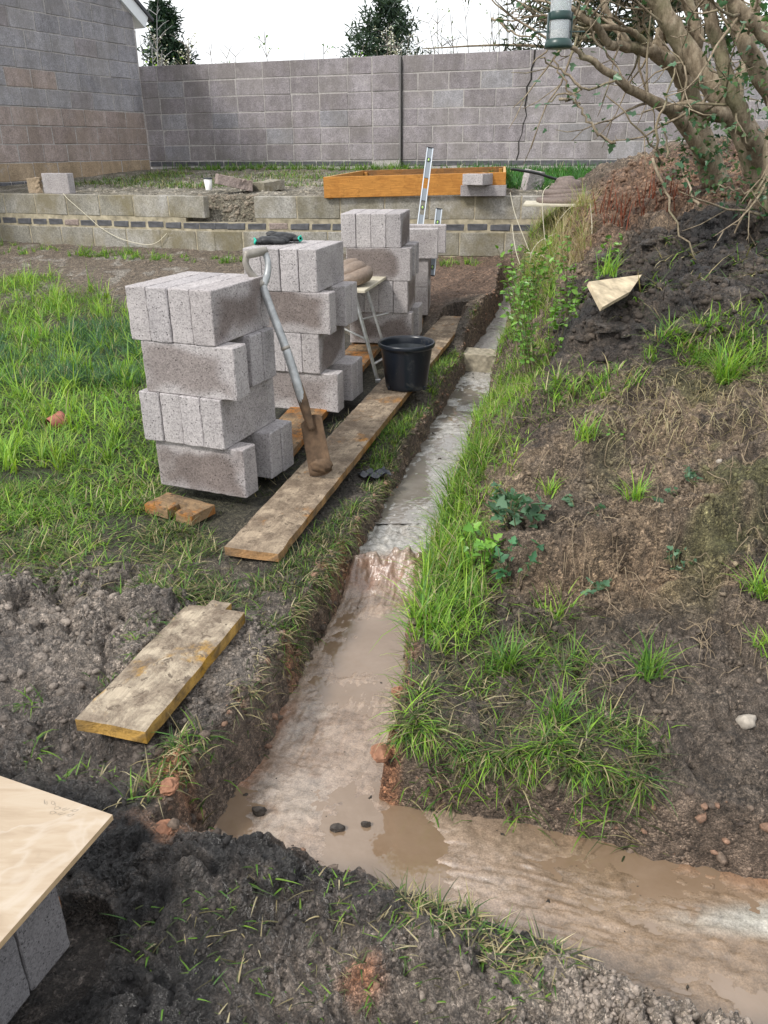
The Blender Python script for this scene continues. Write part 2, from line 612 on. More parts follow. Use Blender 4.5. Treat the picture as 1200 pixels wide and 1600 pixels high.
def board_mat(name, paint, wood, mud, paint_lo, mud_lo, end_paint=0.0, top=None):
    """sawn board: stained orange, worn to grey wood, trodden mud"""
    g = N(name)
    v = g.coord('Object')
    st = g.n('ShaderNodeMapping')
    st.inputs['Scale'].default_value = (0.08, 1.0, 1.0)
    g.l(v, st.inputs['Vector'])
    grain = g.noise(st.outputs[0], 95, 5, 0.65)
    big = g.noise(v, 4.5, 6, 0.65, 0.4)
    mudn = g.noise(v, 9, 7, 0.7, 0.3)
    fine = g.noise(v, 120, 4, 0.7)
    c = g.mix(g.ramp(big, [(paint_lo, 0.0), (paint_lo + 0.07, 1.0)]), wood, paint)
    c = g.mix(1.0, c, g.ramp(grain, [(0.3, 0.68), (0.6, 1.08), (0.8, 1.25)]), 'MULTIPLY')
    mm = g.ramp(mudn, [(mud_lo - .06, 0.0), (mud_lo + .03, .55), (mud_lo + 0.14, 1.0)])
    sx = g.n('ShaderNodeSeparateXYZ')
    g.l(g.n('ShaderNodeTexCoord').outputs['Normal'], sx.inputs[0])
    topm = g.math('MAXIMUM', g.math('GREATER_THAN', sx.outputs[2], 0.5), 0.35)
    spl = g.math('MULTIPLY', g.ramp(g.noise(v, 24, 6, 0.7, .5), [(0.57, 0.0), (0.61, 0.85)]), topm)
    c = g.mix(spl, c, tuple(m_ * .55 for m_ in mud))
    mudc = g.mix(1.0, mud, g.ramp(fine, [(0.3, 0.6), (0.7, 1.5)]), 'MULTIPLY')
    c = g.mix(g.math('MULTIPLY', mm, topm), c, mudc)
    c = g.mix(g.math('MULTIPLY', g.math('LESS_THAN', sx.outputs[2], 0.5), end_paint), c, g.mix(1.0, paint, g.ramp(mudn, [(0.42, 1.1), (0.62, 0.25)]), 'MULTIPLY'))
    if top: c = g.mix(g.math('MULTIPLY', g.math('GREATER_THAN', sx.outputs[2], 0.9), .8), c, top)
    g.set(color=c, rough=0.8, normal=g.bump(g.math('ADD', g.math('MULTIPLY', mm, 0.8), g.math('MULTIPLY', g.math('ADD', grain, fine), 0.5)), 0.7, 0.006), spec=0.25)
    return g.m


M_BOARD = board_mat('muddy scaffold board', (0.42, 0.20, 0.05), (0.36, 0.285, 0.205), (0.14, 0.105, 0.075), 0.56, 0.46, .6)
M_BOARD_Y = board_mat('yellow worn scaffold board', (0.50, 0.28, 0.04), (0.43, 0.36, 0.27), (0.15, 0.115, 0.085), 0.53, 0.47, .8)
M_BOARD_O = board_mat('orange stained board', (0.36, 0.15, 0.035), (0.27, 0.18, 0.10), (0.10, 0.075, 0.052), 0.46, 0.50)
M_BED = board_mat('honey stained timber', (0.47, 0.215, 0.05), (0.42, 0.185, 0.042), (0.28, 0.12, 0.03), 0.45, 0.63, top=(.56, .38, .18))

M_BED_SHADE = board_mat('shaded planter timber', (0.27, 0.125, 0.04), (0.20, 0.10, 0.04), (0.12, 0.07, 0.035), 0.45, 0.55, top=(.50, .34, .17))  # darker copy for the back board, the bed's inner shade put into its colour
M_PLY = simple('pale splashed board', (0.50, 0.46, 0.36), 0.6, noise_scale=18, var=0.2)
M_PLYE = simple('board edge', (0.38, 0.28, 0.14), 0.7, noise_scale=40, var=0.3)
M_MORTAR = simple('fresh brown mortar', (0.20, 0.15, 0.115), 0.55, noise_scale=60, var=0.2, bump=0.003)
M_MORTAR_D = simple('dark grey mortar', (0.155, 0.12, 0.105), 0.7, noise_scale=60, var=0.25, bump=0.004)
M_ALU = simple('scuffed aluminium', (0.50, 0.50, 0.50), 0.45, 0.75, noise_scale=30, var=0.25)
M_ALU2 = simple('bright level aluminium', (0.66, 0.70, 0.74), 0.3, 0.8, noise_scale=8, var=0.1)
M_BLUEGREY = simple('blue grey anodised web', (0.22, 0.245, 0.27), 0.45, 0.4)
g = N('black plastic')
v = g.coord()
dn = g.ramp(g.noise(v, 22, 7, 0.75, .5), [(0.55, 0.0), (0.72, 0.5)])
g.set(color=g.mix(dn, (0.010, 0.014, 0.022), (0.12, 0.115, 0.105)), rough=g.math('ADD', .3, g.math('MULTIPLY', dn, .8)))
M_BLACK = g.m
M_BLACK_D = simple('dusty black plastic', (0.05, 0.058, 0.066), 0.6, noise_scale=14, var=0.6)
M_GLOVE = simple('black nitrile glove', (0.016, 0.017, 0.019), 0.55, noise_scale=60, var=0.5, bump=0.002)
M_TEAL = simple('turquoise cuff', (0.01, 0.42, 0.30), 0.6)
M_VIAL = simple('green vial', (0.35, 0.55, 0.12), 0.15)
M_STEEL = simple('spade shaft silver', (0.36, 0.375, 0.38), 0.42, 0.35, noise_scale=25, var=0.3)
M_GRIP = simple('spade grip', (0.26, 0.24, 0.21), 0.5, 0.2, noise_scale=25, var=0.25)
M_RUST = simple('muddy rusted blade', (0.115, 0.072, 0.042), 0.85, noise_scale=22, var=0.5, bump=0.004)
M_BRICKST = simple('earthy stone', (0.30, 0.265, 0.20), 0.9, noise_scale=30, var=0.4, bump=0.006)
M_TERRA = simple('terracotta', (0.30, 0.10, 0.07), 0.7, noise_scale=20, var=0.3)
M_WHITE = simple('white plastic', (0.78, 0.78, 0.76), 0.4)
M_WPAINT = simple('white fascia paint', (0.75, 0.78, 0.80), 0.4)
M_ROOF = simple('dark roof tile', (0.06, 0.062, 0.07), 0.6, noise_scale=20, var=0.3)
M_STRING = simple('cream string', (0.62, 0.58, 0.46), 0.8)
M_HOSE = simple('dark rubber hose', (0.02, 0.022, 0.022), 0.4)
M_GREEN_D = simple('dark green plastic', (0.02, 0.05, 0.045), 0.35)
M_CLAY = simple('orange clay', (0.27, 0.13, 0.075), 0.8, noise_scale=40, var=0.35, bump=0.006)
g = N('travertine tile')
v = g.coord('Object')
sv = g.n('ShaderNodeMapping')
sv.inputs['Rotation'].default_value = (0, 0, 0.5)
sv.inputs['Scale'].default_value = (1, 5, 1)
g.l(v, sv.inputs['Vector'])
n1 = g.noise(sv.outputs[0], 7, 6, 0.6, .6)
n2 = g.noise(v, 5, 4, 0.5, .8)
c = g.ramp(n1, [(0.28, (0.35, 0.265, 0.18)), (0.5, (0.42, 0.33, 0.235)), (0.72, (0.47, 0.39, 0.295))])
vein = g.ramp(g.math('ABSOLUTE', g.math('SUBTRACT', n2, 0.5)), [(0.0, 0.55), (0.03, 0.0)])
c = g.mix(vein, c, (0.50, 0.43, 0.35))
smudge = g.ramp(g.noise(v, 26, 5, 0.7), [(0.60, 0.0), (0.70, 0.30)])
c = g.mix(smudge, c, (0.30, 0.24, 0.17))
g.set(color=c, rough=0.33, spec=0.5)
M_TRAV = g.m
M_TRAVE = simple('travertine edge', (0.46, 0.33, 0.19), 0.6, noise_scale=40, var=0.2)
g = N('clear feeder plastic')
g.set(color=(0.85, 0.9, 0.92), rough=0.12)
g.b.inputs['Transmission Weight'].default_value = 0.75
g.b.inputs['IOR'].default_value = 1.2
M_CLEAR = g.m

# ------------------------------------------------------------------ ground form
RW = [(-5.6, 10.40), (-1.75, 8.85), (2.3, 8.24)]      # front face line of the low retaining wall
TRENCH = [(-.53, 1.38), (-.50, 1.54), (-.45, 1.65), (-.38, 1.84), (-.33, 2.08), (-.275, 2.39), (-.18, 2.77), (-.11, 2.95), (.14, 3.98), (.43, 5.16), (.64, 6.0), (.84, 6.6), (1.12, 7.7), (1.22, 8.1),
          (1.46, 8.05), (1.24, 7.2), (.86, 5.6), (.63, 4.6), (.37, 3.5), (.17, 2.7), (.10, 2.34), (.05, 1.85), (.00, 1.66),
          (.2, 1.61), (.44, 1.55), (.92, 1.39), (1.9, 1.04),
          (1.9, .48), (.66, .905), (.46, .98), (.30, 1.06), (.12, 1.14), (-.06, 1.235), (-.3, 1.30)]
TR_R = [(1.46, 8.05), (1.24, 7.2), (.86, 5.6), (.63, 4.6), (.37, 3.5), (.17, 2.7), (.10, 2.34), (.05, 1.85), (.00, 1.66)]
# hollows pressed by boards and blocks lying on the soil: (ax, ay, bx, by, half width, level)
PRESS = []


def seg_dist(x, y, a, b):
    ax, ay, bx, by = *a, *b
    dx, dy = bx - ax, by - ay
    t = np.clip(((x - ax) * dx + (y - ay) * dy) / (dx * dx + dy * dy), 0, 1)
    return np.hypot(x - ax - t * dx, y - ay - t * dy)


def poly_sd(x, y, P):
    d = np.full(np.shape(x), 1e9)
    ins = np.zeros(np.shape(x), bool)
    for i in range(len(P)):
        a, b = P[i], P[(i + 1) % len(P)]
        d = np.minimum(d, seg_dist(x, y, a, b))
        c1 = (a[1] > y) != (b[1] > y)
        with np.errstate(divide='ignore', invalid='ignore'):
            xi = (b[0] - a[0]) * (y - a[1]) / (b[1] - a[1] + 1e-12) + a[0]
        ins ^= c1 & (x < xi)
    return np.where(ins, -d, d)


def rw_d(x, y):
    """signed distance behind the retaining wall's front face (positive = terrace side)"""
    yy = np.interp(x, [p[0] for p in RW], [p[1] for p in RW])
    yy = np.where(x < RW[0][0], RW[0][1] + (RW[0][0] - x) * 0.40, yy)
    return (y - yy) * 0.95


def base_z(x, y):
    yp = y + 0.28 * x
    return np.interp(yp, [-1, 2.97, 4.2, 5.6, 6.6, 8.4], [0, 0, .03, .09, .16, .42])


# (photo column, photo row, distance): points of the bank and the heaps, each put at its own distance
CTRL_PX = [
    (840, 1000, 2.10), (1000, 1000, 2.05), (1200, 1000, 1.95), (840, 900, 2.32), (1000, 900, 2.3), (1200, 900, 2.18),
    (835, 800, 2.62), (1000, 800, 2.5), (1200, 800, 2.35), (835, 700, 2.95), (1000, 700, 2.8), (1200, 700, 2.62),
    (840, 615, 3.3), (920, 605, 3.25), (1000, 600, 3.1), (1200, 600, 2.95), (1350, 620, 2.9),
    (930, 500, 3.7), (1000, 500, 3.65), (1100, 500, 3.5), (1200, 520, 3.35), (950, 430, 4.15), (1000, 405, 4.25),
    (1060, 375, 4.4), (1100, 345, 4.6), (1200, 345, 4.7), (1300, 345, 4.7),
    (870, 450, 4.75), (860, 520, 4.35), (850, 580, 3.9), (890, 395, 5.6), (900, 345, 6.2), (950, 305, 6.4), (1000, 265, 6.5),
    (1050, 258, 6.5), (1120, 262, 6.4), (1250, 268, 6.3), (1000, 330, 5.6), (1060, 310, 5.5), (1150, 300, 5.4),
    (850, 395, 6.4), (850, 350, 7.4), (900, 318, 7.3)]
_c = []
for px, py, Y in CTRL_PX:
    p = at(px, py, Y)
    _c.append((p.x, p.y, p.z - float(base_z(p.x, p.y))))
for x, y in [(-.5, 1), (-.5, 2), (-.4, 3), (-.1, 4), (.2, 5), (.55, 6), (.8, 7), (.9, 7.7), (-1.5, 1), (-1.5, 3), (-1.5, 5), (-1.5, 7), (0, .5),
             (1, .4), (0.3, 1.0), (.8, .8), (1.9, .8), (-3, 4), (-3, 7), (-4, 9), (0, 7.5), (2.2, 1.3), (.2, 1.7), (.5, 1.65), (.8, 1.55),
             (1.1, 1.5), (.2, 2.0), (.5, 1.9), (-.6, -1), (1.5, -1)]:
    _c.append((x, y, 0.0))
for x, y in TR_R:
    _c.append((x, y, 0.02))
_c += [(.30, 2.3, .05), (.42, 2.75, .13), (.56, 3.2, .30), (2.5, 7.6, .95), (3.2, 6.4, 1.1), (4.2, 6, 1.1), (3.5, 4, .95), (3, 2.5, .6), (2.6, 1.6, .2), (4, 1, .2), (1.75, 8.0, .55)]
_c = np.array(_c)
_D = np.sqrt((_c[:, None, 0] - _c[None, :, 0]) ** 2 + (_c[:, None, 1] - _c[None, :, 1]) ** 2 + 0.10 ** 2)
_w = np.linalg.solve(_D + 0.004 * np.eye(len(_c)), _c[:, 2])


def bank_z(x, y):
    t = np.zeros(np.shape(x))
    for (cx_, cy_, _), w_ in zip(_c, _w):
        t = t + w_ * np.sqrt((x - cx_) ** 2 + (y - cy_) ** 2 + 0.01)
    r = np.hypot(x - 0.5, y - 4)
    return t * (1 - sstep(6.5, 9.5, r)) * sstep(-2.4, -1.2, x)


def floor_z(x, y):
    return np.interp(y, [1.0, 2.72, 2.86, 5.75, 5.95, 8.2], [-.212, -.208, -.125, -.10, -.02, .12])


def blob(x, y, cx_, cy_, r, soft=0.5):
    if isinstance(r, (int, float)): r = (r, r)
    d = np.hypot((x - cx_) / r[0], (y - cy_) / r[1])
    return 1 - sstep(1 - soft, 1 + soft, d)


def heap_mask(x, y):
    """rough soil: near mound, black heap, brown heap"""
    near = (1 - sstep(1.15, 1.4, y + 0.25 * x)) * (1 - sstep(2.2, 2.6, x))
    return near


def ground_z(x, y, detail=True):
    x = np.asarray(x, float)
    y = np.asarray(y, float)
    d = rw_d(x, y)
    z = base_z(x, y)
    B = bank_z(x, y)
    # uneven ground
    soft = fbm(x, y, 1.6, 4, 3)
    z = z + 0.018 * soft
    terr = 0.93 + 0.045 * np.clip(d, 0, 4.2) + 0.02 * fbm(x, y, 2.2, 4, 8)
    # broken wall slot where a top block is missing: earth spills there
    t = sstep(0.02, 0.075, d)
    slot = (1 - sstep(.30, .40, np.abs(x + 1.66)))
    t = np.where(slot > 0, t * (1 - slot) + slot * sstep(-0.0, 0.30, d), t)
    zz = z + B
    zz = np.where(d > 0, np.maximum(zz, 0) * (1 - t) + np.maximum(terr, z + B * (x > 1.4)) * t, zz)
    # shallow mud features on the left
    mud = blob(x, y, -1.05, 1.95, (.55, .55)) + blob(x, y, -.5, 1.9, (.16, .3))
    zz = zz + 0.055 * blob(x, y, -1.15, 2.15, (.55, .35), .6) - 0.045 * blob(x, y, -.82, 1.72, (.3, .2), .7)
    nearm = (1 - sstep(1.22, 1.38, y + 0.25 * x)) * (1 - sstep(2.2, 2.6, x))
    zz = zz + nearm * (0.03 + 0.035 * fbm(x, y, 3.5, 3, 40)) + 0.05 * blob(x, y, -.36, 1.2, (.13, .09), .6)
    zz = zz + .10 * blob(x, y, 1.10, 3.72, (.26, .22), .6) + .08 * blob(x, y, 1.45, 3.45, (.3, .22), .6)
    # cut scarps in the bank face
    for yc, hgt in ((2.36, .14), (2.80, .08)):
        t_ = y - (yc + .07 * fbm(x, y * .3, 3.2, 3, int(yc * 100)))
        zz = zz + hgt * blob(x, y, .88, yc, (.45, 1.0), .35) * (sstep(-.02, .018, t_) - sstep(-.28, .34, t_))
    if detail:
        rough = rough_amt(x, y)
        x_, y_ = x, y
        y = y + 1.1 * np.clip(B, 0, 1.2)          # follow the slope, so clods are not drawn out down the bank
        x = x + .5 * np.clip(B, 0, 1.2)
        w1, _ = worley(x + .03 * fbm(x, y, 14, 2, 5), y + .03 * fbm(x, y, 14, 2, 6), 13, 11)
        w2, _ = worley(x, y, 34, 12)
        w3, _ = worley(x + .01 * fbm(x, y, 40, 2, 5), y, 75, 13)
        wx, wy = x + .05 * fbm(x, y, 7, 3, 23), y + .05 * fbm(x, y, 7, 3, 24)
        bil = lambda f_, s_: np.abs(vn(wx * f_, wy * f_, s_) * 2 - 1)
        lump = ((0.55 - w1) * 0.016 + (0.6 - w2) * 0.008 + (.6 - w3) * .006 + 0.034 * fbm(x, y, 5.5, 4, 21) + 0.012 * fbm(x, y, 45, 3, 22)
                + .058 * bil(8, 25) + .034 * bil(19, 26) + .018 * bil(44, 27) + .009 * bil(95, 28) + .003 * fbm(x, y, 170, 2, 30) - .05)
        lump = lump + .10 * sstep(.5, .8, B) * (bil(4.3, 29) - .3)
        x, y = x_, y_
        # boot prints and a spade smear pressed into the near mound
        pr = 0
        for fx, fy, fa, fl in ((-.17, .975, .5, .13), (.09, .925, -.35, .14), (-.36, 1.10, 1.1, .12), (-1.05, 1.85, .3, .14), (-.86, 1.72, -.5, .13)):
            dx, dy = x - fx, y - fy
            uu, vv_ = dx * math.cos(fa) + dy * math.sin(fa), -dx * math.sin(fa) + dy * math.cos(fa)
            pr = np.maximum(pr, 1 - sstep(.75, 1.15, np.hypot(uu / fl, vv_ / (.048 + .01 * np.cos(uu * 22)))))
        zz = zz + rough * lump * (1 - .8 * pr) - pr * (.022 - .004 * np.sin((x + y * .4) * 210))
    # trench
    ed = fbm(x, y, 9, 4, 31) * 0.022 + fbm(x, y, 32, 3, 32) * 0.010
    sdv = poly_sd(x, y, TRENCH) + ed
    wallw = 0.030 + 0.02 * fbm(x, y, 6, 3, 33)
    k = sstep(-wallw, 0.012, sdv)
    fz = floor_z(x, y) - 0.05
    lip = -0.018 * np.exp(-np.abs(sdv) / 0.05)
    if detail: zz = zz + 4 * k * (1 - k) * (.045 * fbm(x, y, 22, 4, 34) + .012 * fbm(x, y, 80, 2, 35))
    zz = np.where(y < 8.25, fz * (1 - k) + (zz + lip) * k, zz)
    for ax, ay, bx, by, hw, lev in PRESS:
        zz = np.where(seg_dist(x, y, (ax, ay), (bx, by)) < hw, np.minimum(zz, lev), zz)
    # dark cut corner where the trench meets the retaining wall
    zz = zz - 0.30 * blob(x, y, 1.32, 8.0, (.18, .22), .3) * (d < 0)
    return zz


for a_, b_, w_, z_ in [((-.387, 2.594), (.70, 6.56), .215, .02), ((-.47, 3.55), (.13, 6.30), .215, .018)]:
    d_ = math.hypot(b_[0] - a_[0], b_[1] - a_[1])
    nx_, ny_ = -(b_[1] - a_[1]) / d_ * w_ / 2, (b_[0] - a_[0]) / d_ * w_ / 2
    for k in range(8):        # follow the board up its slope
        t0, t1 = k / 8, (k + 1) / 8
        PRESS.append((a_[0] + nx_ + (b_[0] - a_[0]) * t0, a_[1] + ny_ + (b_[1] - a_[1]) * t0, a_[0] + nx_ + (b_[0] - a_[0]) * t1, a_[1] + ny_ + (b_[1] - a_[1]) * t1, w_ / 2 - .005, z_ + .092 * t0 + .004))
PRESS += [(-.72, 1.68, -.50, 2.22, .125, .012), (-.98, 3.05, -.75, 3.08, .12, .0), (-.9, 3.4, -.6, 3.6, .25, .0), (-.72, .93, -.62, 1.03, .11, .0)]


def rough_amt(x, y):
    d = rw_d(x, y)
    a = 0.34 + 0 * x
    a = np.maximum(a, 0.95 * blob(x, y, -1.1, 2.1, (.75, .55), .4) + .8 * blob(x, y, -1.2, 2.35, (.65, .3), .4))           # trampled mud on the left
    a = np.maximum(a, 1.0 * (1 - sstep(1.25, 1.45, y + 0.25 * x)))              # near mound
    a = np.maximum(a, 0.9 * blob(x, y, -.45, 1.85, (.16, .45), .3))
    a = np.maximum(a, 1.15 * blob(x, y, .55, 1.9, (1.3, .55), .3))
    B = bank_z(x, y)
    a = np.maximum(a, 0.55 + 1.0 * sstep(.62, .85, B)) * 1.0 if False else np.maximum(a, (1.2 + .6 * sstep(.55, .8, B)) * sstep(.03, .12, B))
    a = np.where(d > 0, np.where(x > 1.6, a, 0.35), a)
    a = a * (1 - .65 * blob(x, y, -.25, 4.2, (.45, 1.6), .4) * (y > 2.5))
    patch = sstep(-.28, .22, fbm(x, y, 4.2, 3, 151))          # smeared smooth patches between crumbly ones
    a = a * (1 - (1 - patch) * .42 * (y < 2.8) * (bank_z(x, y) < .05)) * np.where(y < 2.6, 1.25, 1)
    return a * (0.72 + 0.38 * sstep(1.0, 4.0, y) * sstep(.5, .9, B)) * (1 - .3 * sstep(5, 6, y))


def bank_normal(x, y):
    e = .04
    gx = (bank_z(x + e, y) - bank_z(x - e, y)) / (2 * e)
    gy = (bank_z(x, y + e) - bank_z(x, y - e)) / (2 * e)
    l_ = np.sqrt(gx * gx + gy * gy + 1)
    return -gx / l_, -gy / l_, 1 / l_


def surf(x, y):
    """surface points with the fine relief pushed out along the slope's normal"""
    x, y = np.asarray(x, float), np.asarray(y, float)
    z1, z0 = ground_z(x, y), ground_z(x, y, False)
    nx, ny, nz_ = bank_normal(x, y)
    D = z1 - z0
    D = .10 * np.tanh(D / .10)
    z1 = z0 + D
    return np.stack([x + D * nx, y + D * ny, z1 + D * (nz_ - 1)], -1)


def gz(x, y):
    """height of single points or arrays, with detail"""
    return ground_z(np.asarray(x, float), np.asarray(y, float))


def build_ground():
    # rows grow with distance so the relief is finest where the ground is nearest
    ys = [-1.0]
    while ys[-1] < 0.3: ys.append(ys[-1] + 0.05)
    while ys[-1] < 13.8:
        ys.append(ys[-1] + 0.0034 * max(ys[-1], .9) + 0.0009)
    g_ = 0.08
    while ys[-1] < 160:
        g_ *= 1.25
        ys.append(ys[-1] + g_)
    pre = [-1.0 - .3 * 1.5 ** k for k in range(10)][::-1]
    ys = np.array(pre + ys)
    ui = np.linspace(-1, 1, 560)
    ext = np.array([1.04 * 1.22 ** k for k in range(0, 18)])
    u = np.concatenate([-ext[::-1], ui, ext])
    wrow = 0.56 * np.clip(ys, 0.6, 13.5) + 0.35
    X = u[None, :] * wrow[:, None] + 0.02 * np.clip(ys, 0, 13)[:, None]
    Y = np.repeat(ys[:, None], len(u), 1)
    x, y = X.ravel(), Y.ravel()
    S_ = surf(x, y)
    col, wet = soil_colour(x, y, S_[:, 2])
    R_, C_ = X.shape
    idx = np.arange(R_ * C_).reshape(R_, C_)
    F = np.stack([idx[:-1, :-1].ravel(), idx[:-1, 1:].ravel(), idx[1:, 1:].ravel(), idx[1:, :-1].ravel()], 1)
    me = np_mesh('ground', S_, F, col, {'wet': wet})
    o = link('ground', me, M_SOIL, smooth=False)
    o['kind'] = 'structure'
    return o


def soil_colour(x, y, z):
    def lay(c, m, k):
        return c * (1 - m[:, None]) + np.array(k)[None, :] * m[:, None]
    n = len(x)
    d = rw_d(x, y)
    B = bank_z(x, y)
    f1, f2, f3 = fbm(x, y, 2.1, 4, 61), fbm(x, y, 7, 4, 62), fbm(x, y, 24, 3, 63)
    c = np.tile(np.array([0.105, 0.085, 0.062]), (n, 1))                         # plain damp topsoil
    wet = 0.25 + 0 * x
    m = sstep(-.2, .5, f2 + .3)
    c = lay(c, m * .6, (0.072, 0.06, 0.05))
    # grass-covered lawn: soil under it is dark
    c = lay(c, blob(x, y, -2.2, 4.6, (2.2, 2.2), .4), (0.05, 0.055, 0.028))
    # trampled grey mud left of the short board
    m = blob(x, y, -1.15, 2.1, (.8, .5), .4) * (0.75 + .25 * f2)
    c = lay(c, np.clip(m * 1.2, 0, 1), (0.25, 0.212, 0.18))
    m = blob(x, y, -.43, 1.95, (.15, .38), .4)
    c = lay(c, m, (0.19, 0.162, 0.138))
    wet = np.maximum(wet, .75 * blob(x, y, -1.05, 1.95, (.8, .6), .4))
    m = blob(x, y, -.95, 1.62, (.55, .26), .5) + blob(x, y, -.62, 2.25, (.14, .2), .6) + blob(x, y, -1.3, 2.0, (.25, .12), .5)
    c = lay(c, np.clip(m, 0, 1) * .75, (0.072, 0.06, 0.053))
    wet = np.maximum(wet, np.clip(m, 0, 1) * .8)
    # muddy area before the retaining wall
    yp = y + .28 * x
    m = sstep(6.2, 7.0, yp) * (1 - sstep(-.02, .05, d)) * (1 - sstep(1.2, 1.5, x))
    c = lay(c, m, (0.155, 0.125, 0.095))
    m = m * sstep(-.3, .1, x) * blob(x, y, .85, 7.4, (.7, 1.3), .4)
    c = lay(c, np.clip(m, 0, 1), (0.16, 0.105, 0.075))
    m2 = sstep(.1, .5, f2) * sstep(6.2, 7.0, yp) * (d < 0) * (x < 0)
    c = lay(c, m2 * .7, (0.30, 0.28, 0.25))
    # strip between boards and trench
    m = (1 - sstep(.10, .25, np.abs(x - np.interp(y, [2.6, 4, 5.2, 6.9], [-.3, -.02, .32, .72])))) * sstep(2.6, 2.9, y) * (1 - sstep(6.7, 7, y))
    c = lay(c, m * .8, (0.095, 0.08, 0.065))
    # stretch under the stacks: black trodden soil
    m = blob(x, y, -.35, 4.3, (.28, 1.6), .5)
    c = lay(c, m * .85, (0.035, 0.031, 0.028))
    # bank face
    m = sstep(.03, .12, B)
    bc = np.tile(np.array([0.165, 0.128, 0.095]), (n, 1))
    bc = lay(bc, sstep(-.1, .5, f2), (0.095, 0.073, 0.056))
    bc = lay(bc, sstep(.15, .5, f1 + .4 * f3), (0.225, 0.17, 0.118))
    bc = lay(bc, blob(x, y, .72, 2.28, (.3, .12), .5) * .7, (0.27, 0.19, 0.12))
    c = c * (1 - m[:, None]) + bc * m[:, None]
    c = lay(c, blob(x, y, 1.15, 2.6, (.35, .5), .5) * sstep(-.05, .3, fbm(x, y, 6, 4, 95)) * m * .6, (0.085, 0.10, 0.028))   # moss
    # dark ledge soil at lower right
    m = blob(x, y, .85, 1.75, (.6, .33), .5)
    c = lay(c, m * .7, (0.14, 0.112, 0.09))
    # black heap and brown heap
    mb = blob(x, y, 1.55, 3.92, (.92, .80), .3) * sstep(.36, .48, B)
    c = lay(c, mb * np.clip(.85 + .5 * f2, 0, 1), (0.020, 0.0175, 0.0175))
    wet = np.maximum(wet, mb * .55)
    m = blob(x, y, 2.1, 6.1, (1.3, 1.15), .3) * sstep(.2, .5, B)
    bc = lay(np.tile(np.array([0.20, 0.125, 0.082]), (n, 1)), sstep(.0, .4, f2), (0.115, 0.078, 0.058))
    c = c * (1 - m[:, None]) + bc * m[:, None]
    # terrace
    m = sstep(0, .1, d) * (1 - m)
    tcx = lay(np.tile(np.array([0.15, 0.135, 0.10]), (n, 1)), sstep(-.1, .35, f2), (0.27, 0.25, 0.21))
    c = c * (1 - m[:, None]) + tcx * m[:, None]
    # near mound: black wet topsoil with grey brown and clay patches
    nm = (1 - sstep(1.22, 1.42, y + .25 * x)) * (1 - sstep(1.9, 2.6, x))
    nc = np.tile(np.array([0.027, 0.025, 0.0245]), (n, 1))
    nc = lay(nc, np.clip(sstep(.1, .45, f1 + .6 * f2), 0, 1) * .8, (0.052, 0.045, 0.042))
    nc = lay(nc, np.clip(sstep(.15, .4, fbm(x, y, 4.5, 4, 66)), 0, 1) * .8, (0.085, 0.072, 0.063))
    nc = lay(nc, blob(x, y, -.02, .98, (.20, .10), .7) * sstep(-.3, .3, f2 + .2), (0.19, 0.158, 0.133))
    nc = lay(nc, blob(x, y, .18, .94, (.14, .10), .7) * .8, (0.19, 0.16, 0.135))
    nc = lay(nc, blob(x, y, -.05, .98, (.035, .03), .8), (0.34, 0.17, 0.10))
    nc = lay(nc, blob(x, y, .58, .92, (.36, .14), .4), (0.32, 0.27, 0.225))
    nc = lay(nc, blob(x, y, -.50, 1.34, (.10, .06), .5) * sstep(-.3, .2, f2), (0.34, 0.19, 0.12))
    c = c * (1 - nm[:, None]) + nc * nm[:, None]
    wet = wet * (1 - nm) + nm * (0.85 + .4 * f2)
    # trench sides: clay shows
    sdv = poly_sd(x, y, TRENCH)
    m = (1 - sstep(-.02, .05, sdv)) * (y > 1.2)
    c = lay(c, m * .8, (0.20, 0.15, 0.115))
    m = .8 * np.exp(-(sdv / .03) ** 2) * sstep(.12, .45, fbm(x, y, 6, 3, 77) + .05) * (y < 3.2) * (x < .15)
    m = m + blob(x, y, .00, 1.66, (.035, .05), .5) + blob(x, y, .05, 1.86, (.03, .05), .5) + blob(x, y, -.54, 1.55, (.05, .08), .5)
    c = lay(c, np.clip(m, 0, 1) * .9, (0.36, 0.175, 0.095))
    # lighter crumbs everywhere
    c = c * (1 + 0.22 * f3)[:, None] * (1 + .15 * fbm(x, y, 60, 2, 90))[:, None]
    return np.clip(c, 0.006, 0.7), np.clip(wet, 0, 1)


ground = build_ground()


